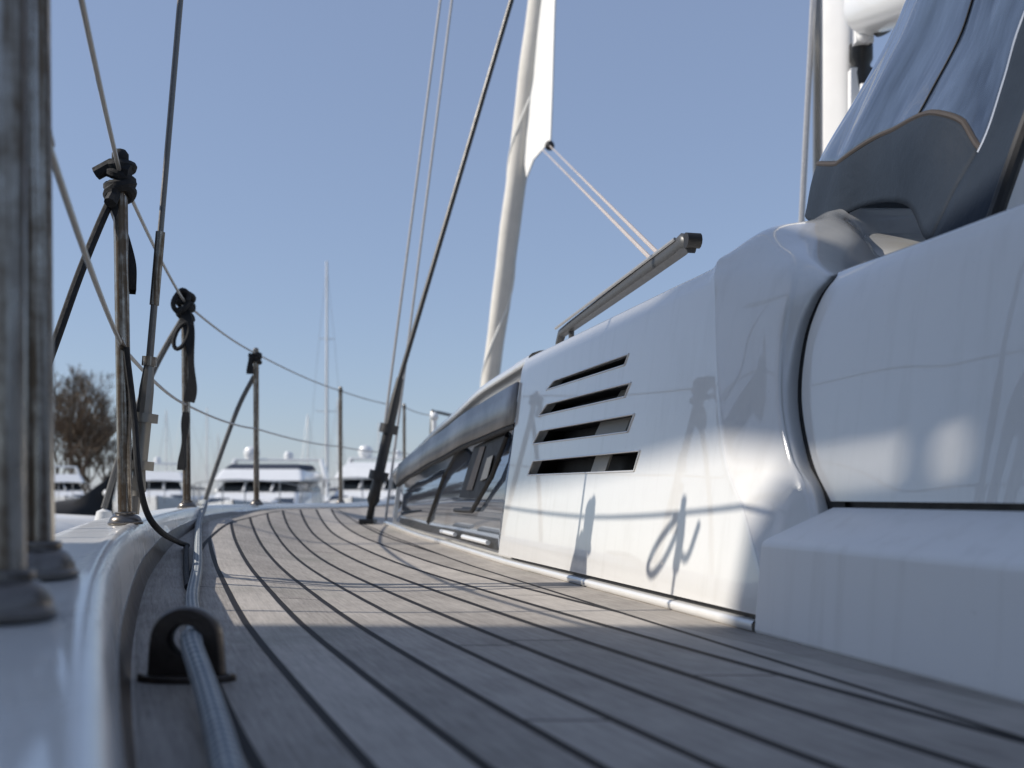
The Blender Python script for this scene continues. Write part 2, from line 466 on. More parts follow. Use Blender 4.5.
G_ = [L(1.16, .05, -.1305)] + [hit(*q) for q in ((817, 503, .047), (799, 460, .043), (789, 400, .041), (794.5, 342, .043), (808, 302, .050))] + \
     [hit(823, 280, .064), hit(836, 270, .092), hitv(875, 257, .30), hitv(928, 242, .51), L(1.40, 1.35, .31)]
H_ = [p + NB*.014 + U*.004 for p in G_]
Cf = [c.lerp(w_, .16) for c, w_ in zip(C_, wallcol(1.50))]
Ca = [c.lerp(m_, .14) for c, m_ in zip(C_, M_)]
cols = [wallcol(2.49), wallcol(2.25), wallcol(2.0), wallcol(1.8), wallcol(1.62), wallcol(1.50), Cf, C_, Ca, M_, E_, E2, G_, H_]
g = catgrid(cols, 7, 6)
b = MB(); b.grid(g)
# front return of the thick part and back closure, so the shell is a closed body
fr = [r[0] for r in g]
ins = [p + NB*.09 for p in fr]
b.grid([[p for p in fr], ins])
coach = b.build('coachroof', GEL, yacht, smooth=50)
# four slanted vents: cut through the side
SL = [((546.6, 390), (554.5, 380.5), (629, 354), (625, 365)), ((539, 416), (547.5, 404), (631, 382.5), (625, 396.8)),
      ((533, 444.2), (540, 430.8), (634.5, 414), (628, 431.8)), ((528, 475.2), (533.5, 461), (640.2, 450.6), (634.2, 471))]
def cut(target, polys, depth0, depth1):
    cb = MB()
    for q in polys: cb.hexa([p+NB*depth0 for p in q], [p+NB*depth1 for p in q])
    co = cb.build('cutter', RUBBER, None, smooth=0)
    bv = co.modifiers.new('b', 'BEVEL'); bv.width = .0022; bv.segments = 3
    md = target.modifiers.new('cut', 'BOOLEAN'); md.operation = 'DIFFERENCE'; md.object = co; md.solver = 'EXACT'
    dg = bpy.context.evaluated_depsgraph_get(); dg.update()
    nm = bpy.data.meshes.new_from_object(target.evaluated_get(dg))
    target.modifiers.remove(md); target.data = nm
    bpy.data.objects.remove(co)
quads = [[hit(px, py, 0) for px, py in q] for q in SL]
# shell thickness first: give the side panel an inner skin only round the vents by cutting a pocket liner separately
cutme = MB()
nm_old = coach.data
try:
    cut(coach, quads, -.03, .02)
except Exception as e:
    print('cut failed', e)
# drop the cutter's pocket floors and walls that the open shell may keep beyond the skin
me = coach.data
import bmesh
bm = bmesh.new(); bm.from_mesh(me)
def off(v):
    s_, d_ = sd(v.co); return d_ - LEAN*(v.co.z+.15)
kill = [f for f in bm.faces if all(.012 < off(v) < .03 and 1.45 < sd(v.co)[0] < 2.4 and -.01 < v.co.z < .27 for v in f.verts)]
print('kill', len(kill))
bmesh.ops.delete(bm, geom=kill, context='FACES'); bm.to_mesh(me); bm.free()
for p in me.polygons: p.use_smooth = True
me.set_sharp_from_angle(angle=math.radians(50))
print('coach faces', len(me.polygons), [m.name for m in me.materials])
# liner of every vent: rim through the skin, dark duct behind
for k, q in enumerate(quads):
    cen = sum(q, Vector())/4
    big = [cen+(p-cen)*1.0 for p in q]
    vb = MB()
    rim = [[p+NB*t for p in big] for t in (.0006, .012)]
    vb.grid([r+[r[0]] for r in rim])
    lip = [p-NB*.0004 for p in big]
    for a_, b__ in zip(lip, lip[1:]+lip[:1]): vb.tube([a_, b__], .0016, 8)
    o = vb.build('vent_opening', GEL, coach, smooth=40)
    db = MB()
    back = [p+NB*.060 + U*.015 for p in q]
    mid = [p+NB*.012 for p in q]
    db.grid([mid+[mid[0]], back+[back[0]]]); db.add(back, [(0, 1, 2, 3)])
    db.build('duct', DARK, o, smooth=0)
    # pale pieces in the ducts; the lowest vent's stands for a sunlit patch
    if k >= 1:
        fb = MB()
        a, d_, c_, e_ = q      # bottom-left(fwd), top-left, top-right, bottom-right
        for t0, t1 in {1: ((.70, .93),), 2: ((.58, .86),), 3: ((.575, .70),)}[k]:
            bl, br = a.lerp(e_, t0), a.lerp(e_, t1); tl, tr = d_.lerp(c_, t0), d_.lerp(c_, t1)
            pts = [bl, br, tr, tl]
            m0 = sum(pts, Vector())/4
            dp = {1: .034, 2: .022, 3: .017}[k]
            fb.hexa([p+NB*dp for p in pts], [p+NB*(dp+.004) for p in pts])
        fb.build('pale_duct_patch', PALEDUCT, o, smooth=0)

# rubber gap between cabin and coaming
gb = MB()
gp = [G_[1]+Vector((0, 0, -.02))-U*.004] + [p for p in spline(G_[1:9], 6)]
gb.grid([[p + NB*.016 - U*.030 for p in gp], [p + NB*.013 + U*.006 for p in gp]])
bs = [L(1.215, .062, -.012), L(-2.0, .062, -.012)]
gb.grid([[L(1.215, .086, -.030), L(-2.0, .086, -.030)], [L(1.215, .086, .006), L(-2.0, .086, .006)]])
gb.build('rubber_seal', RUBBER, yacht)

# cockpit coaming: long panel aft of the gap
ps = spline(G_[1:8], 6)
cols = []
zrow = [p.z for p in G_[1:8]]
zrow[0] += .002
dof = [0, 0, 0, 0, 0.001, .006, .018]
first = [p - U*.0135 + NB*.009 for p in G_[1:8]]
first[0] = first[0] + Vector((0, 0, .002))
sB0 = [sd(p) for p in first]
def panelcol(s):
    c = []
    for k, z in enumerate(zrow):
        zz_ = [zrow[0], .035, .10, .17, .215, .243, .256][k]
        d = .055+LEAN*(zz_+.15)+[0, 0, .0, 0, .001, .006, .02][k]
        c.append(L(s, d, zz_))
    return c
first += [L(1.20, .20, .262), L(1.17, .50, .255)]
cols = [first]
for s in (1.10, .98, .85, .65, .4, .0, -.6, -2.0):
    c = panelcol(s); c += [L(s, .20, .262), L(s, .50, .255)]
    cols.append(c)
# ease the first columns so the panel's edge follows the gap
g = catgrid(cols, 6, 6)
pb = MB(); pb.grid(g)
e0 = [r[0] for r in g]; pb.grid([e0, [p+NB*.012-U*.001 for p in e0]])
bot = g[0]; pb.grid([list(bot), [p+NB*.03+Vector((0, 0, .003)) for p in bot]])
pb.build('cockpit_coaming', GEL, yacht, smooth=50)

# moulded step below the coaming
stp = MB()
secs = []
for s, tp in ((1.237, 1), (1.237, 0), (-2.0, 0)):
    pass
A = [L(1.238, 0.0, -.152), L(1.232, .006, -.050), L(1.200, .073, -.0135), L(1.200, .10, -.0135), L(1.238, .10, -.152)]
B = [L(-2., 0.0, -.152), L(-2., .006, -.0525), L(-2., .073, -.0135), L(-2., .10, -.0135), L(-2., .10, -.152)]
stp.hexa(A, B); stp.build('side_step', GELMATT, yacht, smooth=40, bevel=.006)

# narrow white kick strip along the foot of the cabin, with the dark joint above it
kb = MB()
prof = [(.004, -.151), (-.001, -.148), (-.002, -.141), (.001, -.1375), (.012, -.1365)]
def zfoot(s): return zd(L(s, 0, 0).y)+.15
ss = [1.236+.1*i for i in range(34)]
kb.grid([[L(s, d, z+zfoot(s)) for d, z in prof] for s in ss])
kb.build('kick_strip', GEL, yacht, smooth=60)
jb = MB(); jb.grid([[L(s, .0085, -.142+zfoot(s)), L(s, .0085, -.122+zfoot(s))] for s in ss[:12]])
jb.build('joint', RUBBER, coach)

# forward part of the coachroof with its recessed windows
def fz(s):                                        # shoulder height falls towards the bow
    return lerp_tab([(2.49, .322), (3.0, .296), (3.5, .240), (4.0, .182), (4.3, .14), (4.7, .05)], s)
cols = []
for s in (2.47, 2.7, 3.0, 3.3, 3.6, 3.9, 4.15, 4.35, 4.5):
    t = fz(s); z0 = zd(L(s, 0, 0).y)+.004
    rec = .030
    low = t-.055
    c = [L(s, rec, z0), L(s, rec+LEAN*.33*(low-z0), z0+(low-z0)*.33), L(s, rec+LEAN*.66*(low-z0), z0+(low-z0)*.66), L(s, rec+LEAN*(low-z0), low)]
    e = LEAN*(t-z0)
    c += [L(s, e+.004, t-.03), L(s, e+.03, t-.004), L(s, e+.18, t+.01), L(s, e+.5, t+.03), L(s, e+1.35, t+.07)]
    cols.append(c)
lastc = cols[-1]
for ds, dd, zz_ in ((.14, .10, .55), (.20, .30, .25)):
    c = []
    for k, p in enumerate(lastc):
        s_, d_ = sd(p)
        z0 = zd(p.y)
        c.append(L(s_+ds, d_+dd, z0+(p.z-z0)*zz_))
    cols.append(c)
b = MB(); b.grid(catgrid(cols, 4, 4)); fore = b.build('foredeck_cabin', GEL, yacht, smooth=50)
def sheet(nm, poly, d0, d1, m, parent, bev=0.):
    pb_ = MB(); pb_.hexa([p+NB*d0 for p in poly], [p+NB*d1 for p in poly]); return pb_.build(nm, m, parent, smooth=0, bevel=bev)
# the glass band: columns along s from the deck to the visor's lower edge
def zl(s): return lerp_tab([(2.49, .158), (3.0, .140), (3.5, .108), (4.0, .072), (4.3, .04)], s)     # visor lower edge
def zt(s): return lerp_tab([(2.49, .250), (3.0, .228), (3.5, .188), (4.0, .145), (4.3, .115)], s)    # visor upper edge
gs = [2.492+.09*i for i in range(21)]
gb = MB()
gr = []
for s in gs:
    z0 = zd(L(s, 0, 0).y)+.022
    gr.append([L(s, .022+LEAN*(z-z0), z) for z in (z0, z0+(zl(s)-z0)*.5, zl(s)+.02)])
gb.grid(gr); win = gb.build('side_window', GLASS, fore, smooth=40, solid=.004, off=0)
vb = MB()
vr = []
for s in gs:
    lo, hi = zl(s), zt(s); zb = zd(L(s, 0, 0).y)
    vr.append([L(s, LEAN*(lo-zb)-.004, lo), L(s, LEAN*(lo+(hi-lo)*.5-zb)-.0042, lo+(hi-lo)*.5), L(s, LEAN*(hi-zb)-.003, hi)])
vb.grid(vr); vis = vb.build('window_visor', VISOR, fore, smooth=40, solid=.006, off=0)
vb = MB(); vb.grid([[L(s, LEAN*(zl(s)+.15)-.001, zl(s)-.008+.001*k), L(s, LEAN*(zl(s)+.15)+.03, zl(s)-.004)] for k, s in enumerate(gs)])
vb2 = MB()
vb2.tube([L(s, LEAN*(zl(s)-zd(L(s, 0, 0).y))+.004, zl(s)-.004) for s in gs], .008, 8)
vb2.build('visor_gasket', RUBBER, fore)
# mullions and the opened portlight
def bar(pa, pb_, w, m, nm, dd=.016, par_=None):
    bb = MB(); bb.tube([hit(*pa, dd), hit(*pb_, dd)], w, 8); return bb.build(nm, m, par_ or win)
bar((462, 446), (444, 478), .0075, RUBBER, 'mullion'); bar((446, 474), (429, 522), .0095, RUBBER, 'mullion')
pl = MB(); pl.hexa([hit(x, y, .014) for x, y in ((459, 497), (474, 447), (507, 430), (500, 448), (478, 499))], [hit(x, y, .019) for x, y in ((459, 497), (474, 447), (507, 430), (500, 448), (478, 499))])
port = pl.build('portlight', DARK, fore, smooth=0)
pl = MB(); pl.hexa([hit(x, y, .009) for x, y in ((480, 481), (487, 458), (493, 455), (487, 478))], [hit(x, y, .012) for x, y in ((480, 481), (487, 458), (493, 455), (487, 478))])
pl.build('cream_strip', CREAM, port, smooth=0)  # plain cream strip inside the dark opening
pl = MB(); pl.hexa([hit(x, y, .011) for x, y in ((466, 490), (480, 447), (485, 446), (472, 490))], [hit(x, y, .0135) for x, y in ((466, 490), (480, 447), (485, 446), (472, 490))])
pl.build('lining', simple('brown_lining', (.20, .15, .11), .6), port, smooth=0)
pl = MB(); pl.tube([hit(455, 510, .006), hit(472, 511, .004), hit(492, 476, .003), hit(507, 436, .006)], .006, 8)
pl.build('window_frame', RUBBER, port)
# little lit ledges at the foot of the glass
lb = MB()
for x0, x1 in ((441, 455), (463, 488)):
    a, c = hit(x0, 531+(x0-441)*.25, .004), hit(x1, 531+(x1-441)*.25, .004)
    lb.tube([a, c], .006, 8)
lb.build('drain_lip', HULLWHITE, fore)

# grab rail on the roof
p0, p1 = at(683, 245, 1.80), at(562, 333, 2.34)
dirv = (p1-p0).normalized()
rb = MB()
sec = [(-.0105, -.0125), (.0105, -.0125), (.0135, -.008), (.0135, .007), (.009, .0125), (-.009, .0125), (-.0135, .007), (-.0135, -.008)]
rows = []
pth_ = [(p0-dirv*.030+Vector((0, 0, -.016)), .55), (p0-dirv*.026+Vector((0, 0, -.004)), .85), (p0-dirv*.012+Vector((0, 0, .0025)), 1.), (p0+dirv*.01, 1.), (p0.lerp(p1, .3), .95), (p0.lerp(p1, .6), .85), (p0.lerp(p1, .9), .72), (p1, .62), (p1+dirv*.02+Vector((0, 0, -.02)), .55), (p1+dirv*.022+Vector((0, 0, -.06)), .5)]
for p, k in pth_: rows.append([p+NB*(a*k)+Vector((0, 0, c*k)) for a, c in sec])
rb.grid([r+[r[0]] for r in rows]); rb.add(rows[0], [tuple(range(8))])
hr = rb.build('grab_rail', GREYPLASTIC, yacht, smooth=50)
rb = MB(); q = p0.lerp(p1, .92)+NB*.004; rb.tube([q, q+Vector((0, 0, -.10))], .006, 8)
rb.build('foot', GREYPLASTIC, hr)
rb = MB(); q = p0-dirv*.034+Vector((0, 0, -.004)); rb.tube([q-NB*.012, q+NB*.012], .0125, 12); rb.build('end_cap', RUBBER, hr)
rb = MB(); rb.tube([p0+NB*-.0142+Vector((0, 0, .009)), p1+NB*-.0142+Vector((0, 0, .009))], .003, 6); rb.build('trim', WIRELIGHT, hr)

# ------------------------------------------------------------------ stanchions, lifelines
def make_stanchion(h=.665):
    b = MB(); b.tube([(0, 0, .006), (0, 0, h-.004)], .0112, 20)
    b.sphere((0, 0, h-.006), .0116, 12)
    st = b.build('stanchion', STEEL, yacht)
    b = MB()
    b.lathe([(0, .0002), (.0262, .0002), (.0272, .0018), (.0272, .0042), (.0262, .0056), (.0252, .0060), (.0244, .0095), (.0222, .0138), (.0188, .0168), (.0158, .0180), (.0156, .0186), (.0160, .0196), (.0160, .0222), (.0150, .0234), (.0113, .0238)], seg=32)
    for k in range(0):
        a = PI/4+k*PI/2; b.lathe([(0, .010), (.003, .0095), (.004, .007)], (.0228*math.cos(a), .0228*math.sin(a), -.001), seg=10)
    bs_ = b.build('base', TARNSTEEL, st)
    b = MB()
    for z in (h-.02,): b.lathe([(.0112, -.006), (.0135, -.005), (.0135, .005), (.0112, .006)], (0, 0, z), seg=16)
    b.build('ferrule', TARN, st)
    return st
st0 = make_stanchion()
SP = [(-.277, .600, .0, 1.15), (-.344, .80, -.008, 1.15), (-.615, 1.75, -.015, .865), (-.916, 3.10, -.010, .895), (-1.022, 4.4, -.006, .94), (-.982, 6.3, 0, 1.), (xs(7.7), 7.7, 0, 1.), (xs(-.9), -.9, 0, 1.15)]
tops, mids, foots = [], [], []
inv = None
for i, (X, Y, tx, hk) in enumerate(SP):
    if i == 0: o = st0; kids = None
    else:
        o = st0.copy(); COL.objects.link(o); o.parent = yacht; o.matrix_parent_inverse = st0.matrix_parent_inverse.copy()
        for ch in list(st0.children):
            c = ch.copy(); COL.objects.link(c); c.parent = o; c.matrix_parent_inverse = ch.matrix_parent_inverse.copy()
    foot = Vector((X, Y, zc(Y)+.0015))
    ty = 0.; o.scale = (1, 1, hk) if i > 1 else (1, 1, 1.15)
    o.location = foot; o.rotation_euler = (ty, tx, .3*i)
    R = Matrix.Rotation(.3*i, 3, 'Z')
    from mathutils import Euler
    M3 = Euler((ty, tx, .3*i)).to_matrix()
    tops.append(foot + M3 @ Vector((0, 0, .645*hk))); mids.append(foot + M3 @ Vector((0, 0, .325*hk))); foots.append(foot)
bpy.context.view_layer.update()
mids[1].z = .285; tops[1].z = .545
pul = Vector((xs(8.3), 8.3, .60)); pulm = Vector((xs(8.3), 8.3, .28))
def sagline(P, sag):
    out = []
    for a, c in zip(P, P[1:]):
        for j in range(10):
            t = j/10; p = a.lerp(c, t); p.z -= sag*4*t*(1-t); out.append(p)
    out.append(P[-1]); return out
MB().tube(sagline([tops[k]+Vector((.0, 0, 0)) for k in (2, 3, 4, 5, 6)]+[pul], .012), .0034, 8).build('lifeline', LIFE, yacht)
MB().tube(sagline([mids[k] for k in (1, 2, 3, 4, 5, 6)]+[pulm], .012), .0034, 8).build('lifeline', LIFE, yacht)
MB().tube(sagline([tops[1], tops[2]], .012), .0034, 8).build('lifeline', LIFE, yacht)
# swaged terminal of the middle wire on the gate post
d0 = (mids[2]-mids[1]).normalized()
b = MB(); b.tube([mids[1]+d0*.012, mids[1]+d0*.02, mids[1]+d0*.05, mids[1]+d0*.085], [.004, .0062, .0058, .0042], 10)
b.sphere(mids[1]+d0*.014, .0075, 10)
b.build('wire_terminal', STEEL, yacht); b = MB()
b.tube([mids[2]-d0*.09, mids[2]-d0*.04, mids[2]-d0*.01], [.0042, .0062, .006], 10)
b.build('wire_terminal', STEEL, yacht)

# pulpit on the bow with its lamp
b = MB()
pa = Vector((xs(8.0), 8.0, zc(8.)))
b.tube(spline([(xs(8.25), 8.25, zc(8.2)), (xs(8.25)+.0, 8.26, .3), (xs(8.25)+.01, 8.28, .60), (xs(8.25)+.03, 8.35, .63), (xs(8.6)+.05, 8.62, .62), (xs(9.1)+.1, 9.1, .60), (-.25, 9.35, .58)], 6), .0125, 10)
b.tube([(xs(8.8)+.05, 8.8, zc(8.8)), (xs(8.8)+.06, 8.8, .61)], .0125, 10)
b.tube([mirror(Vector(p)) for p in spline([(xs(8.25), 8.25, zc(8.2)), (xs(8.25)+.01, 8.28, .60), (xs(8.6)+.05, 8.62, .62), (xs(9.1)+.1, 9.1, .60), (-.25, 9.35, .58)], 6)], .0125, 10)
pp = b.build('pulpit', GREYMETAL, yacht)
b = MB(); b.sphere((xs(8.25)+.03, 8.22, .585), .034, 14); b.tube([(xs(8.25)+.03, 8.22, .56), (xs(8.25)+.03, 8.22, .30)], .02, 10); b.build('bow_lamp', HULLWHITE, pp)

# ------------------------------------------------------------------ standing rigging
def turnbuckle(b, a, c, r):
    d = (c-a); n = d.length; u = d.normalized()
    b.tube([a, a+u*n*.12, a+u*n*.16, a+u*n*.30], [r*.8, r*.8, r*1.5, r*1.1], 10)
    b.tube([a+u*n*.30, a+u*n*.33, a+u*n*.62, a+u*n*.66], [r*1.3, r*1.25, r*1.25, r*1.3], 12)
    b.tube([a+u*n*.30, a+u*n*.36], r*2.3, 12); b.tube([a+u*n*.62, a+u*n*.68], r*2.2, 12)
    b.tube([a+u*n*.68, a+u*n*.84, a+u*n], [r*1.2, r*1.15, r*.8], 10)
# aft shroud at the rail
a0 = at(134, 514, 1.80); a1 = at(149, 366, 1.80); top = at(181, -8, 1.80)
dtop = (top-a1).normalized()
b = MB(); b.tube([a1, a1+dtop*.24, a1+dtop*9], [.0062, .0050, .0050], 10); sh = b.build('shroud', WIRE, yacht)
b = MB(); turnbuckle(b, a0, a1, .0105); b.build('turnbuckle', GREYMETAL, sh)
b = MB(); b.tube([a1+dtop*.0, a1+dtop*.015], .012, 12); b.build('locknut', STEEL, sh); b = MB(); b.tube([a1+dtop*.10, a1+dtop*.22], .0078, 10); b.build('swage', STEEL, sh)
# lower shroud at the chain plates
a0 = at(368, 523, 4.5); a1 = at(398, 385, 4.5); top = at(513, -5, 4.5)
a0.z = zd(4.5)
dtop = (top-a1).normalized()
b = MB(); b.tube([a1-dtop*.02, a1+dtop*7], .0105, 10); sh2 = b.build('shroud', DARKMETAL, yacht)
b = MB(); turnbuckle(b, a0, a1+dtop*.03, .0175); b.build('turnbuckle', DARKMETAL, sh2)
b = MB(); b.box((a0.x-.03, a0.y-.06, a0.z-.002), (a0.x+.03, a0.y+.06, a0.z+.02)); b.build('chain_plate', DARKMETAL, sh2, bevel=.004)
for (xa, xb_, yb, Yq) in ((441, 388, 400, 4.62), (452.5, 406, 360, 4.72)):
    pa_ = at(xa, -5, Yq); pb_ = at(xb_, yb, Yq); d = (pa_-pb_).normalized()
    low = pb_ - d*((pb_.z-zd(4.6))/d.z)
    b = MB(); b.tube([low, pb_, pa_+d*8], .0058, 8); b.build('shroud', WIRELIGHT, yacht)

# mast
ml = lambda z: Vector((1.30+.0*z, 4.5, z))
b = MB()
sgn = lambda v, e: math.copysign(abs(v)**e, v)
prof = [(.086*sgn(math.cos(a), .55), .078*sgn(math.sin(a), .55)) for a in [2*PI*k/48 for k in range(48)]]
ang = math.radians(-36)
def mastring(z, sc=1., dx=0):
    return [Vector((1.338+dx + sc*(p[1]*math.sin(ang)*-1 + p[0]*math.cos(ang)), 4.5 + sc*(p[0]*math.sin(ang)+p[1]*math.cos(ang)), z)) for p in prof]
rows = [mastring(z) for z in (.2, 1, 2, 4, 8, 16)]
b.grid([r+[r[0]] for r in rows]); b.add(rows[-1], [tuple(range(48))])
mast = b.build('mast', ALU, yacht, smooth=60)
b = MB(); b.box((1.228, 4.46, .2), (1.246, 4.49, 15.5)); b.build('sail_track', GREYMETAL, mast)
b = MB(); b.tube([at(801, 232, 4.3), at(813.5, -5, 4.3), at(813.5, -5, 4.3)+Vector((.05*10, 0, 10))], .012, 8); b.build('halyard', WIRELIGHT, mast)
b = MB()
q = at(861, 60, 4.35)
b.lathe([(0, -.12), (.035, -.12), (.04, -.06), (.036, -.02), (.046, .0), (.046, .06), (.03, .075), (0, .075)], q + Vector((0, 0, .0)), seg=20)
b.lathe([(0, -.16), (.03, -.16), (.03, .12), (0, .12)], at(866, 100, 4.35), seg=16)
b.tube([at(853, 14, 4.3), at(862, 5, 4.3), at(870, 12, 4.3), at(873, 28, 4.3), at(869, 44, 4.3)], .012, 8)
b.build('winch', DARKMETAL, mast)
b = MB(); b.box(tuple(at(856, 42, 4.28)), tuple(at(870, 15, 4.33))); b.sphere(at(864, 36, 4.28), .028, 12)
b.box(tuple(at(851.5, 130, 4.32)), tuple(at(857, 72, 4.37))); b.tube([at(862, 118, 4.27), at(863, 84, 4.27)], .012, 8)
b.build('cleat', HULLWHITE, mast, bevel=.008)
b = MB()
q = at(866, 8, 4.3); e = at(1150, -120, 2.6)
b.tube([q, q.lerp(e, .03), q.lerp(e, .5), e], [.06, .11, .12, .10], 18)
bo = b.build('boom', HULLWHITE, mast)
b = MB(); b.tube([at(884, 33, 4.2), at(880, 22, 4.2)], [.03, .05], 12); b.build('boom_fitting', DARKMETAL, bo)

# padeye bolted near the rail
b = MB()
pc = Vector((-.263, .89, zd(.8)))
hole = Vector((pc.x, pc.y, pc.z+.0335)); hr_ = .0118
outer, inner = [], []
for k in range(48):
    a = 2*PI*k/48
    ca, sa = math.cos(a), math.sin(a)
    inner.append((hole.x+hr_*ca, hole.z+hr_*sa))
    if sa >= -.05: outer.append((hole.x+.0285*ca, hole.z+.0265*sa))
    else:                                   # the cheeks run down to the base, slightly flared
        tx = ca/max(1e-6, -sa)
        yb = pc.z+.003; xx = hole.x + tx*(hole.z-yb)
        lim = .0305
        if abs(xx-hole.x) > lim:
            sx = math.copysign(1, ca); dx_ = .0288; zz_ = hole.z + sa/abs(ca)*dx_
            outer.append((hole.x+sx*(dx_+.002*(hole.z-zz_)/.03), max(yb, zz_)))
        else: outer.append((xx, yb))
rows = []
def ringp(pts, y, k=1.): return [Vector((hole.x+(x-hole.x)*k, y, hole.z+(z-hole.z)*k)) for x, z in pts]
hw = .0085
rows = [ringp(inner, pc.y-hw*.55), ringp(inner, pc.y-hw, 1.16), ringp(outer, pc.y-hw, .93), ringp(outer, pc.y-hw*.6, 1.), ringp(outer, pc.y+hw*.6, 1.), ringp(outer, pc.y+hw, .93), ringp(inner, pc.y+hw, 1.16), ringp(inner, pc.y+hw*.55), ringp(inner, pc.y-hw*.55)]
b.grid([r+[r[0]] for r in rows])
pe = b.build('padeye', TARN, yacht, smooth=50)
b = MB(); ring = [(pc.x+.040*math.cos(2*PI*k/32)*(1 if abs(math.cos(2*PI*k/32)) < .8 else 1), pc.y+.020*math.sin(2*PI*k/32)) for k in range(32)]
b.hexa([(x, y, pc.z-.001) for x, y in ring], [(x, y, pc.z+.0055) for x, y in ring])
b.build('base_plate', TARN, pe, bevel=.0015)
for sx in (-.035, .035): b = MB(); b.sphere((pc.x+sx, pc.y-.004, pc.z+.0055), .004, 10, (1, 1, .5)); b.build('screw', STEEL, pe)

# companionway bulkhead and cockpit sides under the hood
b = MB(); b.hexa([L(1.32, .36, .2), L(1.32, 2.3, .2), L(1.40, 2.3, .2), L(1.40, .36, .2)], [L(1.36, .40, .50), L(1.36, 2.2, .50), L(1.42, 2.2, .50), L(1.42, .40, .50)])
b.build('bulkhead', GEL, yacht, bevel=.01)
b = MB(); b.hexa([L(-2, .5, .24), L(-2, 2.2, .24), L(1.3, 2.2, .24), L(1.3, .5, .24)], [L(-2, .5, .25), L(-2, 2.2, .25), L(1.3, 2.2, .25), L(1.3, .5, .25)])
b.build('cockpit_sole', GEL, yacht)

# ------------------------------------------------------------------ sprayhood (canvas, stands on the cabin top)
hood = empty('sprayhood', L(1.5, .6, .36), 'navy canvas sprayhood with shiny clear window over the cabin top', 'sprayhood')
DC = 1.35
def mirL(p):
    s, d = sd(p); return L(s, 2*DC-d, p.z)
def full(h):
    h = [Vector(p) for p in h]; return h + [mirL(p) for p in reversed(h)]
hoops = [
    [at(994, 220, 1.22), at(932, 243, 1.36), at(908, 206, 1.50), at(868, 205, 1.66), at(822, 226, 1.80), at(826, 218, 1.98), (1.05, 2.25, .44)],
    [at(1006, 185, 1.21), at(958, 190, 1.34), at(918, 150, 1.46), at(880, 152, 1.62), at(837, 165, 1.76), at(838, 168, 1.95), (1.07, 2.20, .58)],
    [at(1024, 134, 1.20), at(986, 140, 1.32), at(945, 100, 1.42), at(905, 98, 1.57), at(866, 103, 1.70), at(878, 100, 1.88), (1.09, 2.12, .72)],
    [at(1046, 75, 1.19), at(1006, 80, 1.30), at(975, 40, 1.38), at(938, 36, 1.50), at(899, 38, 1.63), at(915, 36, 1.80), (1.11, 2.03, .84)],
    [at(1070, 10, 1.17), at(1028, 10, 1.27), at(1005, -40, 1.33), at(970, -42, 1.43), at(933, -30, 1.55), at(950, -36, 1.70), (1.14, 1.92, .95)],
    [at(1115, -120, 1.13), at(1095, -130, 1.20), at(1085, -150, 1.27), at(1060, -150, 1.36), at(1030, -130, 1.42), at(1040, -140, 1.50), (1.17, 1.70, 1.05)],
    [(1.0, .98, 1.04), (1.0, 1.05, 1.045), (1.0, 1.12, 1.05), (1.0, 1.2, 1.06), (1.0, 1.28, 1.07), (1.05, 1.38, 1.08), (1.2, 1.45, 1.09)],
]
cols = [full(h) for h in hoops]
G = []
A = [spline(c, 8) for c in cols]
n0 = len(A[0])
T = [[A[i][j] for i in range(len(A))] for j in range(n0)]
R_ = [spline(r, 8) for r in T]            # R_[around][up]
nu, nv = len(R_), len(R_[0])
half = 6*8
# faces: skirt (canvas) below an arched seam, window above, hem along the aft edge
def seamrow(j):                           # row index of the seam for column j
    return round(lerp_tab([(8, 14.6), (12, 15.6), (16, 14), (24, 11), (32, 8.2), (40, 8), (56, 8)], j))
def ev(i, j):
    j = max(0, min(nv-1, j)); a = int(math.floor(j)); f_ = j-a
    return R_[i][a] if f_ < 1e-6 else R_[i][a].lerp(R_[i][a+1], f_)
def seamf(i):
    ii = min(i, nu-1-i)
    return lerp_tab([(8, 14.6), (12, 15.6), (16, 14), (24, 11), (32, 8.2), (40, 8), (56, 8)], ii)
I_ = list(range(8, nu-8))
def panel(nm, m, lo, hi, n, I=I_, th=.003):
    b = MB(); b.grid([[ev(i, lo(i)+(hi(i)-lo(i))*k/n) for i in I] for k in range(n+1)])
    return b.build(nm, m, hood, smooth=80, solid=th, off=0)
panel('skirt', CANVAS, lambda i: 0, seamf, 12)
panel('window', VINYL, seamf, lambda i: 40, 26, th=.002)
panel('canopy', CANVAS, lambda i: 40, lambda i: nv-1, 8)
panel('hem', CANVAS, lambda i: 0, lambda i: nv-1, 40, list(range(0, 9)), .006)
panel('hem', CANVAS, lambda i: 0, lambda i: nv-1, 40, list(range(nu-9, nu)), .006)
MB().tube([ev(i, seamf(i)) for i in I_], .0042, 8).build('seam', SEAMTAPE, hood)
MB().tube([R_[0][j] for j in range(nv)], .009, 10).build('hoop', RUBBER, hood)
MB().tube([ev(19, seamf(19)+.3+k*.8)-NB*.002 for k in range(34)], .0016, 6).build('zip', RUBBER, hood)
# crease where window meets the hem: a pale piping
MB().tube([R_[8][j] for j in range(14, nv-6)], .004, 8).build('piping', simple('piping', (.30, .34, .42), .5), hood)

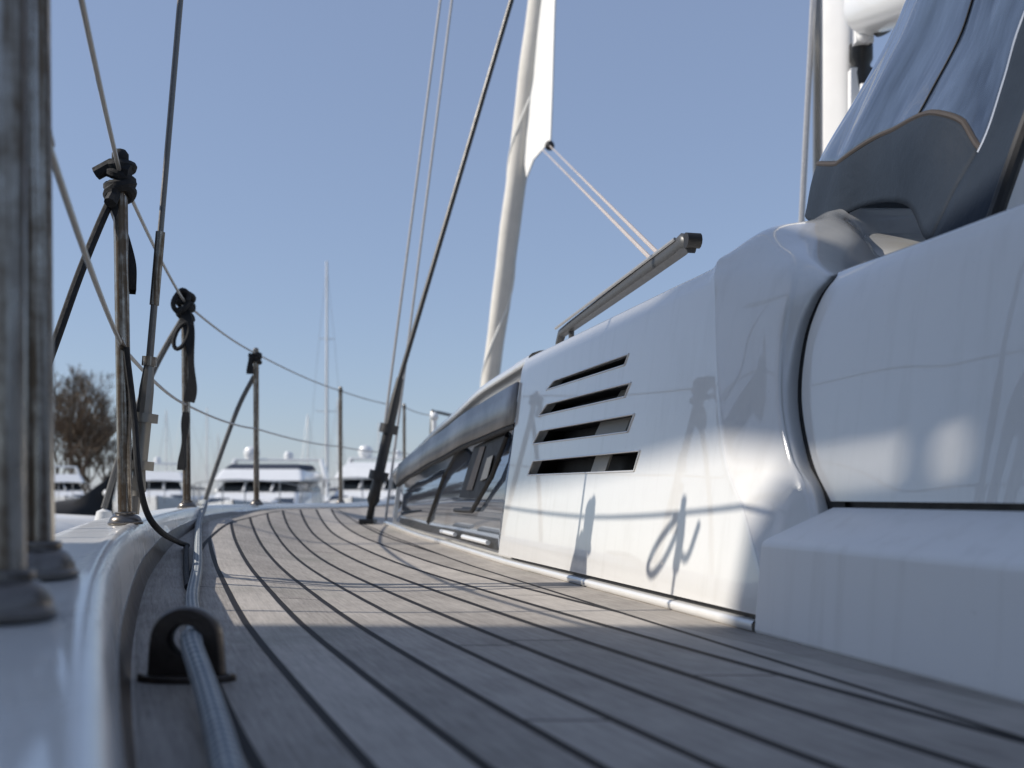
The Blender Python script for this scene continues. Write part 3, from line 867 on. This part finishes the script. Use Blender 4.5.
# ------------------------------------------------------------------ headsail, furled on the forestay
fb = at(489, 392, 9.1); ft = at(541, -8, 8.0); fd = (ft-fb).normalized()
hs = empty('furled_headsail', fb, 'cream white headsail rolled tight on the forestay with its clew flap loose', 'sail')
b = MB()
npt = 60
path = [fb-fd*.55 + fd*(9.5)*(k/npt) for k in range(npt+1)]
rad = [.068+.022*min(1, k/24)+.002*math.sin(k*1.7)+.0015*math.sin(k*.71+1) for k in range(npt+1)]
path = [p + Vector((.002*math.sin(k*.9), 0, 0)) for k, p in enumerate(path)]
b.tube(path, rad, 20)
b.build('roll', SAILW, hs)
hu = fd.orthogonal().normalized(); hv = fd.cross(hu)
hel = []
for k in range(241):
    t = k/240; q = 4*t*60/40
    i0 = t*npt; a0_ = int(min(npt-1, i0)); pp_ = path[a0_].lerp(path[a0_+1], i0-a0_); rr = rad[a0_]+(rad[a0_+1]-rad[a0_])*(i0-a0_)
    an = 2*PI*t*5.5; hel.append(pp_+(hu*math.cos(an)+hv*math.sin(an))*(rr+.001))
b = MB(); b.tube(hel, .0075, 6); b.build('wrapped_edge', SAILUV, hs)
b = MB(); b.tube([fb-fd*1.0, fb-fd*.45], .02, 12); b.lathe([(0, 0), (.09, 0), (.10, .03), (.09, .06), (0, .06)], fb-fd*.78, fd, 20); b.build('drum', DARKMETAL, hs)
def fl(px, py):     # point on the flap, which trails aft from the stay towards the mast
    t = (395-py)/400.
    cx = 489+52*t
    return at(px, py, 9.0-t*.98-.010*max(0, px-cx-6)*1.6)
fp = [fl(530, 178), fl(537, 160), fl(554, 141), fl(556, 90), fl(558, 20), fl(561, -60), fl(566, -200), fl(548, -200), fl(537, -30), fl(530, 60), fl(525, 140)]
b = MB(); nf = Vector((-.95, -.31, 0)); b.hexa([p+nf*.03 for p in fp], [p+nf*.018 for p in fp])
b.build('clew_flap', SAILUV, hs, smooth=0, bevel=.004)
b = MB(); b.sphere(fl(553.5, 146)+nf*.03, .036, 14); b.build('clew_block', RUBBER, hs)
cl = fl(553.5, 146)+nf*.03
e1, e2 = Vector((.36, 3.3, .44)), Vector((.40, 3.25, .44))
e1 = at(655, 252, 3.0); e2 = at(650, 247, 3.0)
def thru(a, m, ext): d = (m-a); return [a, m, m+d*ext]
ep = p0.lerp(p1, .16)+NB*.016
b = MB(); b.tube([cl, ep], 0.0042, 8); b.tube([cl+Vector((-.05, 0, -.03)), ep+dirv*.03], .0042, 8)
tag(b.build('headsail_sheet', SHEETM, None), 'pair of pale sheet ropes running from the headsail clew down to the cabin roof', 'rope')

# ------------------------------------------------------------------ ropes on deck and rail
# side deck line through the padeye
zt_ = zd(1.)
pts = [Vector((-.02, .12, zt_+.012)), Vector((-.085, .36, zt_+.011)), Vector((-.142, .55, zt_+.012)), Vector((-.205, .74, zt_+.017)), Vector((-.250, .86, zt_+.031)), Vector((-.2605, .90, zt_+.0325)), Vector((-.287, .98, zt_+.022)),
       Vector((-.335, 1.16, zt_+.011)), at(192, 600, 1.42), at(197, 571, 1.78), at(198, 537, 2.35), at(199, 520, 2.95)]
for i in (8, 9, 10, 11): pts[i].z = zdx(pts[i].x, pts[i].y)+.010
pts = [Vector((p.x, p.y, p.z)) for p in pts]
pts.append(Vector((pts[-1].x-.06, 3.22, zc(3.2)+.012))); pts.append(Vector((xs(3.5), 3.5, zc(3.5)+.012)))
pr = spline(pts, 12)
b = MB(); b.tube(pr, [.0086 + .0*k for k in range(len(pr))], 16)
tag(b.build('deck_line', ROPEW, None), 'thick braided grey blue rope lying along the deck through the bronze padeye', 'rope')
# the line's upper end: up to the rail
# black cord from the first stanchion to the deck
m1 = mids[2]
ck = [m1+Vector((.012, -.02, -.002)), at(134, 415, 1.74), at(138, 470, 1.72), at(146, 510, 1.74), at(160, 531, 1.80), at(178, 542, 2.12), at(187, 546, 2.25), at(186, 565, 2.2), at(186, 590, 1.80), at(188, 606, 1.55)]
for p in ck[6:]: p.z = max(p.z, zdx(p.x, p.y)+.006)
b = MB(); b.tube(spline(ck, 8), .0052, 10)
tag(b.build('black_cord', BLACK, None), 'thin black cord looping from the first stanchion over the rail onto the deck', 'cord')

def knot(b, c, r, w, n=3, seed=0):
    rnd = random.Random(seed)
    for k in range(n):
        axs = Vector((rnd.uniform(-.5, .5), rnd.uniform(-.5, .5), 1)).normalized()
        u = axs.orthogonal().normalized(); v = axs.cross(u)
        z = Vector((0, 0, (k-(n-1)/2)*w*1.6))
        b.tube([c+z+(u*math.cos(2*PI*t/20)+v*math.sin(2*PI*t/20))*r + Vector((0, 0, rnd.uniform(-.1, .1)*w)) for t in range(21)], w, 8)
def ribbon(b, pts, w, th, deep=False):
    P = spline(pts, 8); rows = []
    for i, p in enumerate(P):
        T = (P[min(i+1, len(P)-1)]-P[max(0, i-1)]).normalized()
        s_ = Vector((-.35, .937, 0)) if deep else T.cross(Vector((0, 1, 0))).normalized()
        k = i/len(P)
        ww = w*(.75+.25*math.sin(k*9))
        nrm = s_.cross(T)
        rows.append([p-s_*ww-nrm*th, p+s_*ww-nrm*th, p+s_*ww+nrm*th, p-s_*ww+nrm*th])
    b.grid([r+[r[0]] for r in rows])
t1, t2, t3 = tops[2], tops[3], tops[4]
# strap and lashing on the first stanchion
b = MB()
knot(b, t1+Vector((0, 0, -.012)), .018, .0085, 4, 1)
b.sphere(t1+Vector((.004, -.01, .022)), .014, 10); b.tube([t1+Vector((-.034, -.01, -.004)), t1+Vector((-.01, -.012, .008)), t1+Vector((.02, -.01, -.002))], [.011, .012, .012], 8)
b.tube(spline([t1+Vector((-.004, -.016, -.03)), at(114, 195, 1.73), at(110, 203, 1.72)], 6), .010, 8)
ribbon(b, [at(112, 203, 1.75), at(119, 222, 1.76), at(127, 245, 1.77), at(132, 268, 1.775), at(132, 292, 1.78)], .024, .0062, True)
ribbon(b, [t1+Vector((0, .02, -.03)), at(125, 250, 1.795), at(126, 330, 1.80), at(127, 400, 1.80), at(127, 470, 1.80)], .022, .004, True)  # added hidden strap behind the post, widened in depth to broaden its shadow
tag(b.build('lashing_strap', BLACK, None), 'black webbing strap knotted round the top of the tallest looking stanchion in view', 'strap', 'straps tied to the stanchion tops')
# second stanchion: looped strap
b = MB()
knot(b, t2+Vector((0, 0, -.012)), .020, .010, 4, 2)
c = at(181, 301, 3.06)
b.tube([c+Vector((.020*math.cos(2*PI*t/20)+.006*math.sin(2*PI*t/20), .004*math.sin(t), .030*math.sin(2*PI*t/20))) for t in range(21)], .007, 8)
c = at(181.5, 336, 3.06)
b.tube([c+Vector((.018*math.cos(2*PI*t/20)+.012*math.sin(2*PI*t/20), .0, .036*math.sin(2*PI*t/20))) for t in range(21)], .006, 8)
ribbon(b, [t2+Vector((.003, -.02, -.02)), at(189, 330, 3.06), at(191, 360, 3.06), at(192, 385, 3.06), at(189, 402, 3.06)], .016, .003)
ribbon(b, [at(186, 412, 3.06), at(184, 440, 3.06), at(181, 470, 3.05)], .011, .003)
tag(b.build('lashing_strap', BLACK, None), 'black strap with two hanging loops tied to the second stanchion', 'strap', 'straps tied to the stanchion tops')
# band on the third stanchion
b = MB(); knot(b, t3+Vector((0, 0, -.02)), .017, .008, 3, 5)
ribbon(b, [t3+Vector((-.012, -.016, -.01)), at(250.5, 358, 4.37), at(250, 374, 4.37)], .014, .004)
tag(b.build('lashing_strap', BLACK, None), 'short black lashing round the top of the third stanchion, above a far white motor yacht', 'strap', 'straps tied to the stanchion tops')

fs = empty('shadow_staff', (-.606, 1.372, zc(1.37)), 'thin dark staff with a looped cord, added unseen to cast its shadow on the cabin', 'shadow_staff')  # added hidden staff, there only to cast the looped shadow
c = Vector((-.594, 1.372, .505)); hx = Vector((-.42, .9, 0)).normalized(); zz1 = Vector((0, 0, 1))
b = MB(); b.tube([(-.600, 1.355, zc(1.37)-.03), (-.600, 1.355, .59)], .0042, 8); b.build('staff', DARKMETAL, fs)
b = MB()
k0 = Vector((-.600, 1.355, .575))
b.tube(spline([k0, k0+hx*.03-zz1*.008, k0+hx*.08-zz1*.035, k0+hx*.105-zz1*.065, k0+hx*.085-zz1*.080, k0+hx*.05-zz1*.065, k0+hx*.015-zz1*.03, k0], 6), .0062, 8)
b.tube(spline([k0+zz1*.022, k0, k0-zz1*.04-hx*.004, k0-zz1*.085], 5), [.009]*5+[.013]*5+[.012]*5+[.004], 8)
b.tube(spline([k0-zz1*.05, k0-hx*.035-zz1*.065, k0-hx*.062-zz1*.02], 5), .006, 8)
b.build('cord_loop', BLACK, fs)

def fender(a, pts, lab, m, r, bodyz=-.75):
    f = empty('fender', pts[-1], lab, 'fender', 'fenders hung from the stanchions')
    b = MB(); b.tube(spline([a]+pts, 8), r, 8); b.build('lanyard', m, f)
    q = pts[-1]
    b = MB(); b.lathe([(0, .0), (.02, -.01), (.03, -.05), (.07, -.08), (.10, -.14), (.105, -.3), (.105, -.5), (.09, -.6), (.03, -.66), (0, -.67)], q, seg=20)
    b.build('body', FENDERM, f)
fender(t1+Vector((-.006, .012, -.03)), [at(110, 202, 1.74), at(82, 268, 1.70), at(51, 354, 1.66), at(-10, 520, 1.60)], 'fender on a taut black lanyard slanting outboard from the first stanchion top', BLACK, .0068)
fender(t2+Vector((-.008, .01, -.04)), [at(167, 345, 3.13), at(152, 374, 3.13), at(128, 430, 3.13), at(104, 508, 3.13)], 'fender on a grey lanyard slanting from the looped second stanchion past the shroud', ROPEGREY, .0085)
fender(t3+Vector((-.01, .01, -.09)), [at(238, 408, 4.43), at(218, 462, 4.43), at(202, 510, 4.43)], 'fender on a thin grey lanyard slanting from the third stanchion before a motor yacht', ROPEGREY, .0095)

# ------------------------------------------------------------------ harbour
b = MB(); b.add([(-900, -500, WATER), (900, -500, WATER), (900, 2500, WATER), (-900, 2500, WATER)], [(0, 1, 2, 3)])
tag(b.build('water', WATERM, None, smooth=0, recalc=False), kind='structure')
b = MB()
qp = [(-120, 92), (-60, 84), (-14, 88), (20, 100), (90, 110), (90, 150), (-120, 150)]
b.hexa([(x, y, WATER-.3) for x, y in qp], [(x, y, WATER+.75) for x, y in qp])
tag(b.build('shore_ground', QUAYM, None, smooth=0, bevel=.1), kind='structure')

def boat_hull(b, Ln, Bm, h, fl=.28, bowrise=.35):
    rows = []
    n = 18
    for i in range(n+1):
        t = i/n
        w = Bm/2*min(1, (1-(1-min(1, (t)/.62))**2.2))if t < .62 else Bm/2*(1-.10*(t-.62)/.38)
        w = max(w, .02)
        y = t*Ln; zt_ = h*(1+bowrise*(1-t)**1.6)
        rk = fl*Ln*.35*(1-t)**3
        rows.append([Vector((-w*.55, y+rk, -.35)), Vector((-w*.86, y+rk*.5, 0.1)), Vector((-w, y, zt_)), Vector((-w*.9, y+.02, zt_+.02)), Vector((0, y+.02, zt_+.06)), Vector((w*.9, y+.02, zt_+.02)), Vector((w, y, zt_)), Vector((w*.86, y+rk*.5, .1)), Vector((w*.55, y+rk, -.35))])
    b.grid(rows); b.add(rows[-1], [tuple(range(9))])
    return b
def place(root, rz, sc=1.):
    root.rotation_euler = (0, 0, rz); root.scale = sc if isinstance(sc, tuple) else (sc, sc, sc)
def lpart(b, nm, m, root, **k):            # part given in the thing's own coordinates
    o = b.build(nm, m, None, **k); o.parent = root; return o
def motor_yacht(loc, rz, sc, lab, canopy=NAVY, fly=True, dome=True):
    r = empty('motor_yacht', loc, lab, 'motor yacht', 'motor yachts moored ahead')
    lpart(boat_hull(MB(), 11, 3.8, 1.25), 'hull', HULLWHITE, r, smooth=40)
    for q in (-1, 1): b = MB(); b.tube([(q*1.86, 4, .95), (q*1.93, 7, .92), (q*1.75, 10.9, .9)], .05, 8); lpart(b, 'rubbing_strake', NAVY, r)
    b = MB(); b.hexa([(-1.35, 3.0, 1.35), (1.35, 3.0, 1.35), (1.55, 9.6, 1.25), (-1.55, 9.6, 1.25)], [(-1.2, 4.6, 2.05), (1.2, 4.6, 2.05), (1.45, 9.6, 2.1), (-1.45, 9.6, 2.1)])
    lpart(b, 'cabin', HULLWHITE, r, smooth=0, bevel=.12)
    b = MB(); b.hexa([(-1.22, 4.45, 2.03), (1.22, 4.45, 2.03), (1.46, 9.2, 2.03), (-1.46, 9.2, 2.03)], [(-1.12, 5.3, 2.42), (1.12, 5.3, 2.42), (1.38, 9.2, 2.45), (-1.38, 9.2, 2.45)])
    lpart(b, 'windscreen', BOATGLASS, r, smooth=0, bevel=.03)
    for x in (-.42, .42):
        b = MB(); b.hexa([(x-.03, 4.42, 2.03), (x+.03, 4.42, 2.03), (x+.03, 5.3, 2.43), (x-.03, 5.3, 2.43)], [(x-.03, 4.38, 2.06), (x+.03, 4.38, 2.06), (x+.03, 5.26, 2.46), (x-.03, 5.26, 2.46)])
        lpart(b, 'screen_pillar', HULLWHITE, r, smooth=0)
    b = MB(); b.hexa([(-1.4, 4.7, 2.43), (1.4, 4.7, 2.43), (1.5, 9.8, 2.46), (-1.5, 9.8, 2.46)], [(-1.25, 5.5, 2.95), (1.25, 5.5, 2.95), (1.5, 9.6, 2.9), (-1.5, 9.6, 2.9)])
    lpart(b, 'flybridge', HULLWHITE, r, smooth=0, bevel=.14)
    if fly:
        b = MB(); b.hexa([(-1.2, 5.6, 2.95), (1.2, 5.6, 2.95), (1.4, 8.6, 2.95), (-1.4, 8.6, 2.95)], [(-1.05, 6.1, 3.18), (1.05, 6.1, 3.18), (1.3, 8.4, 3.2), (-1.3, 8.4, 3.2)])
        lpart(b, 'canopy', canopy, r, smooth=0, bevel=.05)
    b = MB(); b.hexa([(-1.75, 8.6, 2.5), (-1.62, 8.6, 2.5), (-1.62, 9.8, 2.5), (-1.75, 9.8, 2.5)], [(-1.5, 9.3, 3.5), (-1.4, 9.3, 3.5), (-1.4, 9.9, 3.5), (-1.5, 9.9, 3.5)])
    b.hexa([(1.62, 8.6, 2.5), (1.75, 8.6, 2.5), (1.75, 9.8, 2.5), (1.62, 9.8, 2.5)], [(1.4, 9.3, 3.5), (1.5, 9.3, 3.5), (1.5, 9.9, 3.5), (1.4, 9.9, 3.5)])
    b.hexa([(-1.5, 9.3, 3.42), (1.5, 9.3, 3.42), (1.5, 9.9, 3.42), (-1.5, 9.9, 3.42)], [(-1.5, 9.3, 3.52), (1.5, 9.3, 3.52), (1.5, 9.9, 3.52), (-1.5, 9.9, 3.52)])
    lpart(b, 'radar_arch', HULLWHITE, r, smooth=0, bevel=.03)
    if dome:
        b = MB(); b.lathe([(0, -.25), (.2, -.25), (.27, -.1), (.28, .08), (.2, .24), (0, .3)], (-.9, 9.5, 3.78), seg=18); lpart(b, 'radar_dome', HULLWHITE, r)
        b = MB(); b.lathe([(0, -.16), (.14, -.16), (.17, 0), (.12, .14), (0, .18)], (.35, 9.5, 3.68), seg=16); lpart(b, 'satellite_dome', HULLWHITE, r)
    b = MB()
    for sx in (-1, 1):
        pts = [(sx*1.72, 4.2, 2.05), (sx*1.55, 2.5, 2.2), (sx*1.1, 1.2, 2.35), (sx*.3, .15, 2.42), (0, .0, 2.43)]
        b.tube(spline(pts, 5), .022, 6)
        for p in pts[:4]: b.tube([(p[0], p[1], 1.35), p], .018, 6)
    lpart(b, 'bow_rail', WIRELIGHT, r)
    b = MB(); b.hexa([(-.75, 2.6, 1.5), (.75, 2.6, 1.5), (.9, 3.6, 1.5), (-.9, 3.6, 1.5)], [(-.65, 2.8, 1.66), (.65, 2.8, 1.66), (.85, 3.6, 1.72), (-.85, 3.6, 1.72)]); lpart(b, 'sun_pad', HULLWHITE, r, smooth=0, bevel=.05)
    for x in (-.95, .95):
        b = MB(); b.hexa([(x-.3, 2.96, 1.5), (x+.3, 2.96, 1.5), (x+.28, 3.6, 1.72), (x-.28, 3.6, 1.72)], [(x-.3, 2.93, 1.53), (x+.3, 2.93, 1.53), (x+.28, 3.57, 1.76), (x-.28, 3.57, 1.76)])
        lpart(b, 'deck_hatch', BOATGLASS, r, smooth=0)
    place(r, rz, sc); return r
def pos(px, Y): return ((px-512)/F*Y, Y, WATER)
motor_yacht(pos(233, 31.5), .06, (1.06, .9, .80), 'white motor yacht with navy canopy and round radar dome, behind the third stanchion', NAVY)
motor_yacht(pos(352, 34), -.02, (1.0, .9, .84), 'white motor yacht with long dark windscreen, behind the slanting dark shroud', HULLWHITE, True)
motor_yacht(pos(157, 44), .35, (1.0, .9, .86), 'white motor yacht partly hidden between the first two stanchions', NAVY, False)
motor_yacht(pos(66, 50), .5, (1.0, .9, .86), 'white motor yacht with dark windows below the bare tree', NAVY, False, False)

# unseen made-up yacht to port, shaped to throw the shade over the side deck
nb = empty('shade_yacht', (-5.4, -6, WATER), 'added white yacht shape to port, outside the view, shading the side deck', 'yacht')
b = MB()
hullrows = []
for Y, w in ((-7, 1.9), (-3, 1.95), (1, 1.8), (3, 1.4), (4.5, .75), (5.2, .08)):
    cx = -5.9-.25*Y
    hullrows.append([Vector((cx-w, Y, .1)), Vector((cx-w*.85, Y, -1.9)), Vector((cx+w*.85, Y, -1.9)), Vector((cx+w, Y, .1)), Vector((cx, Y, .16))])
b.grid([r+[r[0]] for r in hullrows]); b.add(hullrows[0], [(0, 1, 2, 3, 4)])
b.build('hull', HULLWHITE, nb, smooth=30)
BZ = 3.214; AZ = 3.276
def xa(Y): return -4.2-.33*(Y-1.3)
def xb(Y): return xa(Y)-.01
b = MB()
def blk(b, y0, y1, z0, z1a, z1b): b.hexa([(xb(y0)-2.6, y0, z0), (xb(y0), y0, z0), (xb(y1), y1, z0), (xb(y1)-2.6, y1, z0)], [(xb(y0)-2.6, y0, z1a), (xb(y0), y0, z1a), (xb(y1), y1, z1b), (xb(y1)-2.6, y1, z1b)])
blk(b, -6.0, .80, .1, BZ, BZ)
hs_ = b.build('shade_house', HULLWHITE, nb, smooth=0)
b = MB(); blk(b, -6.0, .36, BZ+.001, AZ+.3, AZ+.3); blk(b, .362, .54, BZ+.001, AZ+.15, BZ+.003); b.build('shade_top', HULLWHITE, nb, smooth=0)  # added blocks that close the light gap further aft
b = MB()
for y0 in (-5.6, -3.9, -2.2, -.9): b.hexa([(xb(y0)+.004, y0, 1.2), (xb(y0)+.012, y0, 1.2), (xb(y0+1.3)+.012, y0+1.3, 1.2), (xb(y0+1.3)+.004, y0+1.3, 1.2)], [(xb(y0)+.004, y0, 2.3), (xb(y0)+.012, y0, 2.3), (xb(y0+1.3)+.012, y0+1.3, 2.3), (xb(y0+1.3)+.004, y0+1.3, 2.3)])
b.build('window', BOATGLASS, hs_, smooth=0)
def ctop(Y): return lerp_tab([(-6.5, 3.74), (.92, 3.70), (1.12, 3.515), (2.0, 3.55), (5.2, 3.56)], Y)  # top edge shaped to leave the roof edge and hood sunlit
b = MB()
rows = []
for k in range(81):
    Y = -6.2+k*.14; x = xa(Y); z1 = ctop(Y)
    rows.append([(x, Y, AZ), (x+.004, Y, AZ+.05), (x+.004, Y, z1-.03), (x-.01, Y, z1), (x-.05, Y, z1+.004), (x-.09, Y, z1-.02), (x-.10, Y, AZ+.1), (x-.08, Y, AZ+.003)])
b.grid([r+[r[0]] for r in rows]); b.add(rows[0], [tuple(range(8))]); b.add(rows[-1], [tuple(range(8))])
b.build('shade_cover', SHADECLOTH, nb, smooth=40)
b = MB(); b.tube([(xb(-2.5)-.05, -2.5, BZ), (xb(-2.5)-.05, -2.5, AZ+.06)], .03, 10); b.build('shade_post', STEEL, nb)
b = MB(); b.tube([(xb(.65)-.03, .65, BZ-.03), (xb(.55)-.03, .545, AZ+.03)], .017, 10); b.build('strut', STEEL, nb)

# black-covered boat and white launch just outboard of the rail
r = empty('covered_boat', pos(121, 14), 'boat bow under a taut black cover with a white patch, beside the first stanchion foot', 'boat')
b = MB(); boat_hull(b, 6, 2.2, .9); lpart(b, 'hull', HULLWHITE, r, smooth=40)
b = MB()
rows = []
for t, w, z in ((0.0, .03, 1.90), (.16, .14, 1.72), (.5, .42, 1.46), (1.2, .75, 1.36), (2.4, .95, 1.5), (4.5, .9, 1.4)):
    rows.append([(-w*1.25, t+.1, 1.05), (-w, t+.1, 1.05+(z-1.05)*.45), (-w*.4, t+.05, z-.06), (0, t, z), (w*.4, t+.05, z-.06), (w, t+.1, 1.05+(z-1.05)*.45), (w*1.25, t+.1, 1.05)])
b.grid(rows); b.add(rows[-1], [tuple(range(7))]); b.add(rows[0], [tuple(range(7))])
cv = lpart(b, 'cover', BLACK, r, smooth=40, recalc=True)
place(r, PI/2+.25, (1.2, 1., 1.0))
b = MB(); b.sphere((0, 0, 0), .05, 12)
pt = b.build('patch', HULLWHITE, None); pt.parent = r; pt.location = (-.17, .15, 1.52); 

r = empty('launch', pos(113, 5.4), 'white rounded launch bow in sunlight, just outboard beside the gate stanchions', 'boat')
b = MB()
rows = []
for k in range(15):
    t = k/14; w = .95*(1-(1-t)**2.2)+.03; y = t*3.6
    z = 1.235-.09*(1-t)**2.5-.05*max(0, t-.35)
    rows.append([(-w*.7, y+.25*(1-t), -.2), (-w, y, .75), (-w*1.02, y, z-.18), (-w*.96, y, z-.05), (-w*.8, y, z+.02), (-w*.4, y, z+.09), (0, y, z+.11), (w*.4, y, z+.09), (w*.8, y, z+.02), (w*.96, y, z-.05), (w*1.02, y, z-.18), (w, y, .75), (w*.7, y+.25*(1-t), -.2)])
b.grid(rows); b.add(rows[-1], [tuple(range(13))]); b.add(rows[0], [tuple(range(13))])
lpart(b, 'hull', HULLWHITE, r, smooth=50)
for q in (-1, 1): b = MB(); b.tube([(q*.98*.9, 1.2, 1.02), (q*.98, 2.0, 1.0), (q*.98, 3.5, 1.0)], .045, 8); lpart(b, 'rubbing_strake', RUBBER, r)
place(r, PI/2+.2, 1.11)

def sailboat(px, ytop, Y, rz, lab, cover=NAVY):
    H = (YH-ytop)/F*Y - WATER
    r = empty('sailboat', pos(px, Y), lab, 'sailboat', 'sailing boats moored in the distance')
    lpart(boat_hull(MB(), 9, 2.9, .95, .3, .25), 'hull', HULLWHITE, r, smooth=40)
    b = MB(); b.hexa([(-.8, 3, 1.0), (.8, 3, 1.0), (1.0, 6.4, 1.0), (-1.0, 6.4, 1.0)], [(-.6, 3.5, 1.35), (.6, 3.5, 1.35), (.85, 6.3, 1.45), (-.85, 6.3, 1.45)]); lpart(b, 'cabin', HULLWHITE, r, smooth=0, bevel=.06)
    b = MB(); b.tube([(0, 3.6, .9), (0, 3.6, H)], [.085, .06], 10)
    for f_ in (.42, .70): b.tube([(-.75*(1.3-f_), 3.7, H*f_+.03), (0, 3.6, H*f_), (.75*(1.3-f_), 3.7, H*f_+.03)], .025, 6)
    lpart(b, 'mast', ALU, r)
    b = MB(); b.tube([(0, 3.7, 2.1), (0, 4.5, 2.2), (0, 7.3, 2.1)], [.2, .18, .09], 10); lpart(b, 'boom', cover, r)
    b = MB(); b.tube([(0, .1, 1.3), (0, 3.55, H*.98)], .012, 5); b.tube([(0, 8.9, 1.1), (0, 3.65, H)], .01, 5)
    for sx in (-1, 1): b.tube([(sx*1.3, 3.9, 1.0), (sx*.75*.6, 3.7, H*.7), (0, 3.6, H*.98)], .01, 5)
    lpart(b, 'rigging', WIRELIGHT, r)
    if px in (330,):
        b = MB(); b.sphere((.25, 3.6, H*.55), .2, 12); lpart(b, 'radar', HULLWHITE, r)
    place(r, rz)
sailboat(329, 248, 62, .2, 'distant sailing boat whose tall pale mast stands between the two motor yachts')
sailboat(163, 398, 105, -.3, 'distant sailing boat with a faint mast between the aft shroud and the second stanchion')
sailboat(349, 396, 120, .5, 'distant sailing boat with a thin mast close beside the fourth stanchion')
sailboat(296, 412, 128, -.2, 'distant sailing boat with a faint mast rising behind the navy topped motor yacht')
sailboat(208, 405, 118, .3, 'distant sailing boat with a faint mast between second and third stanchions, nearer the second', SAILUV)
sailboat(378, 420, 110, .1, 'distant sailing boat with the shortest mast, behind the lower shroud', SAILUV)

sailboat(222, 432, 150, .4, 'distant sailing boat with a faint mast between second and third stanchions, nearer the third', SAILUV)
sailboat(312, 428, 140, -.4, 'distant sailing boat with a short faint mast close beside the tall distant mast')
sailboat(176, 408, 125, .6, 'distant sailing boat with a faint mast touching the second stanchion', SAILUV)
# bare winter tree on the quay
def tree(loc, H, lab, seed, spread=1.):
    rnd = random.Random(seed)
    r = empty('bare_tree', loc, lab, 'tree', 'bare trees ashore')
    tr, cr = MB(), MB()
    def grow(p, d, ln, rad, lev):
        n = 4; pts = [p]
        q = p.copy(); dd = d.copy()
        for k in range(n):
            dd = (dd + Vector((rnd.uniform(-.18, .18), rnd.uniform(-.18, .18), rnd.uniform(-.02, .12)))).normalized()
            q = q + dd*ln/n; pts.append(q.copy())
        (tr if lev < 2 else cr).tube(pts, [rad*(1-.45*k/n) for k in range(n+1)], 6 if lev < 2 else 3, cap=False)
        if lev >= 6: return
        if lev >= 4 and rnd.random() < .12: return
        for k in range(rnd.choice((2, 3)) if lev < 2 else rnd.choice((3, 3, 4))):
            t = rnd.uniform(.35, 1.); i = min(n-1, int(t*n))
            a = rnd.uniform(0, 2*PI); el = rnd.uniform(.35, .85)*spread
            nd = (dd + Vector((math.cos(a), math.sin(a), .15))*el).normalized()
            grow(pts[i+1], nd, ln*rnd.uniform(.58, .8), max(rad*.55, .022), lev+1)
    for k in range(6):
        a = rnd.uniform(0, 2*PI)
        grow(Vector((rnd.uniform(-.5, .5), rnd.uniform(-.5, .5), -.2)), Vector((math.cos(a)*.45, math.sin(a)*.45, 1)).normalized(), H*.34, .15, 0)
    lpart(tr, 'trunk', BARK, r); lpart(cr, 'crown', TWIG, r, recalc=False)
    return r
tree(((70-512)/F*92, 92, WATER+.7), 12.2, 'tallest bare brown bushy tree ashore, beside the gate stanchions', 3)
tree(((96-512)/F*95, 95, WATER+.7), 8.6, 'lowest bare brown tree ashore, nearest the first stanchion', 12, 1.15)
tree(((50-512)/F*97, 97, WATER+.7), 11., 'bare brown tree ashore, half hidden behind the gate stanchions', 8, 1.1)

# ------------------------------------------------------------------ light, sky, camera
EL = math.radians(36.)
saz = Vector((-.995, -.10)); saz.normalize()
Sv = Vector((saz.x*math.cos(EL), saz.y*math.cos(EL), math.sin(EL)))
ld = bpy.data.lights.new('sun', 'SUN'); ld.energy = 4.6; ld.angle = math.radians(.53); ld.color = (1.0, .94, .86)
lo = bpy.data.objects.new('sun', ld); COL.objects.link(lo); lo.rotation_euler = Sv.to_track_quat('Z', 'Y').to_euler(); lo.location = (-20, -5, 15)
w = bpy.data.worlds.new('World'); S.world = w; w.use_nodes = True
nt = w.node_tree; bg = nt.nodes['Background']
sky = nt.nodes.new('ShaderNodeTexSky'); sky.sky_type = 'NISHITA'; sky.sun_disc = False
sky.sun_elevation = EL; sky.sun_rotation = math.atan2(saz.x, saz.y)
sky.air_density = 1.0; sky.dust_density = .35; sky.ozone_density = 2.6; sky.altitude = 0
hs2 = nt.nodes.new('ShaderNodeHueSaturation'); hs2.inputs['Saturation'].default_value = .92; hs2.inputs['Value'].default_value = 1.0
nt.links.new(sky.outputs[0], hs2.inputs['Color'])
nt.links.new(mixc(nt, .55, hs2.outputs[0], (2.10, 2.66, 4.10)), bg.inputs['Color'])
bg.inputs['Strength'].default_value = .135
cd = bpy.data.cameras.new('camera'); cam = bpy.data.objects.new('camera', cd); COL.objects.link(cam)
cam.location = (0, 0, 0); cam.rotation_euler = (PI/2, 0, 0)
cd.sensor_width = 36; cd.lens = 36*F/1024; cd.shift_y = (YH-384)/1024
cd.clip_start = .02; cd.clip_end = 4000
cd.dof.use_dof = True; cd.dof.focus_distance = 1.75; cd.dof.aperture_fstop = 5.6; cd.dof.aperture_blades = 7
S.camera = cam
vs = S.view_settings; vs.view_transform = 'Standard'; vs.look = 'None'; vs.exposure = .0; vs.gamma = 1; vs.use_curve_mapping = False
S.cycles.use_denoising = True
S.cycles.max_bounces = 8
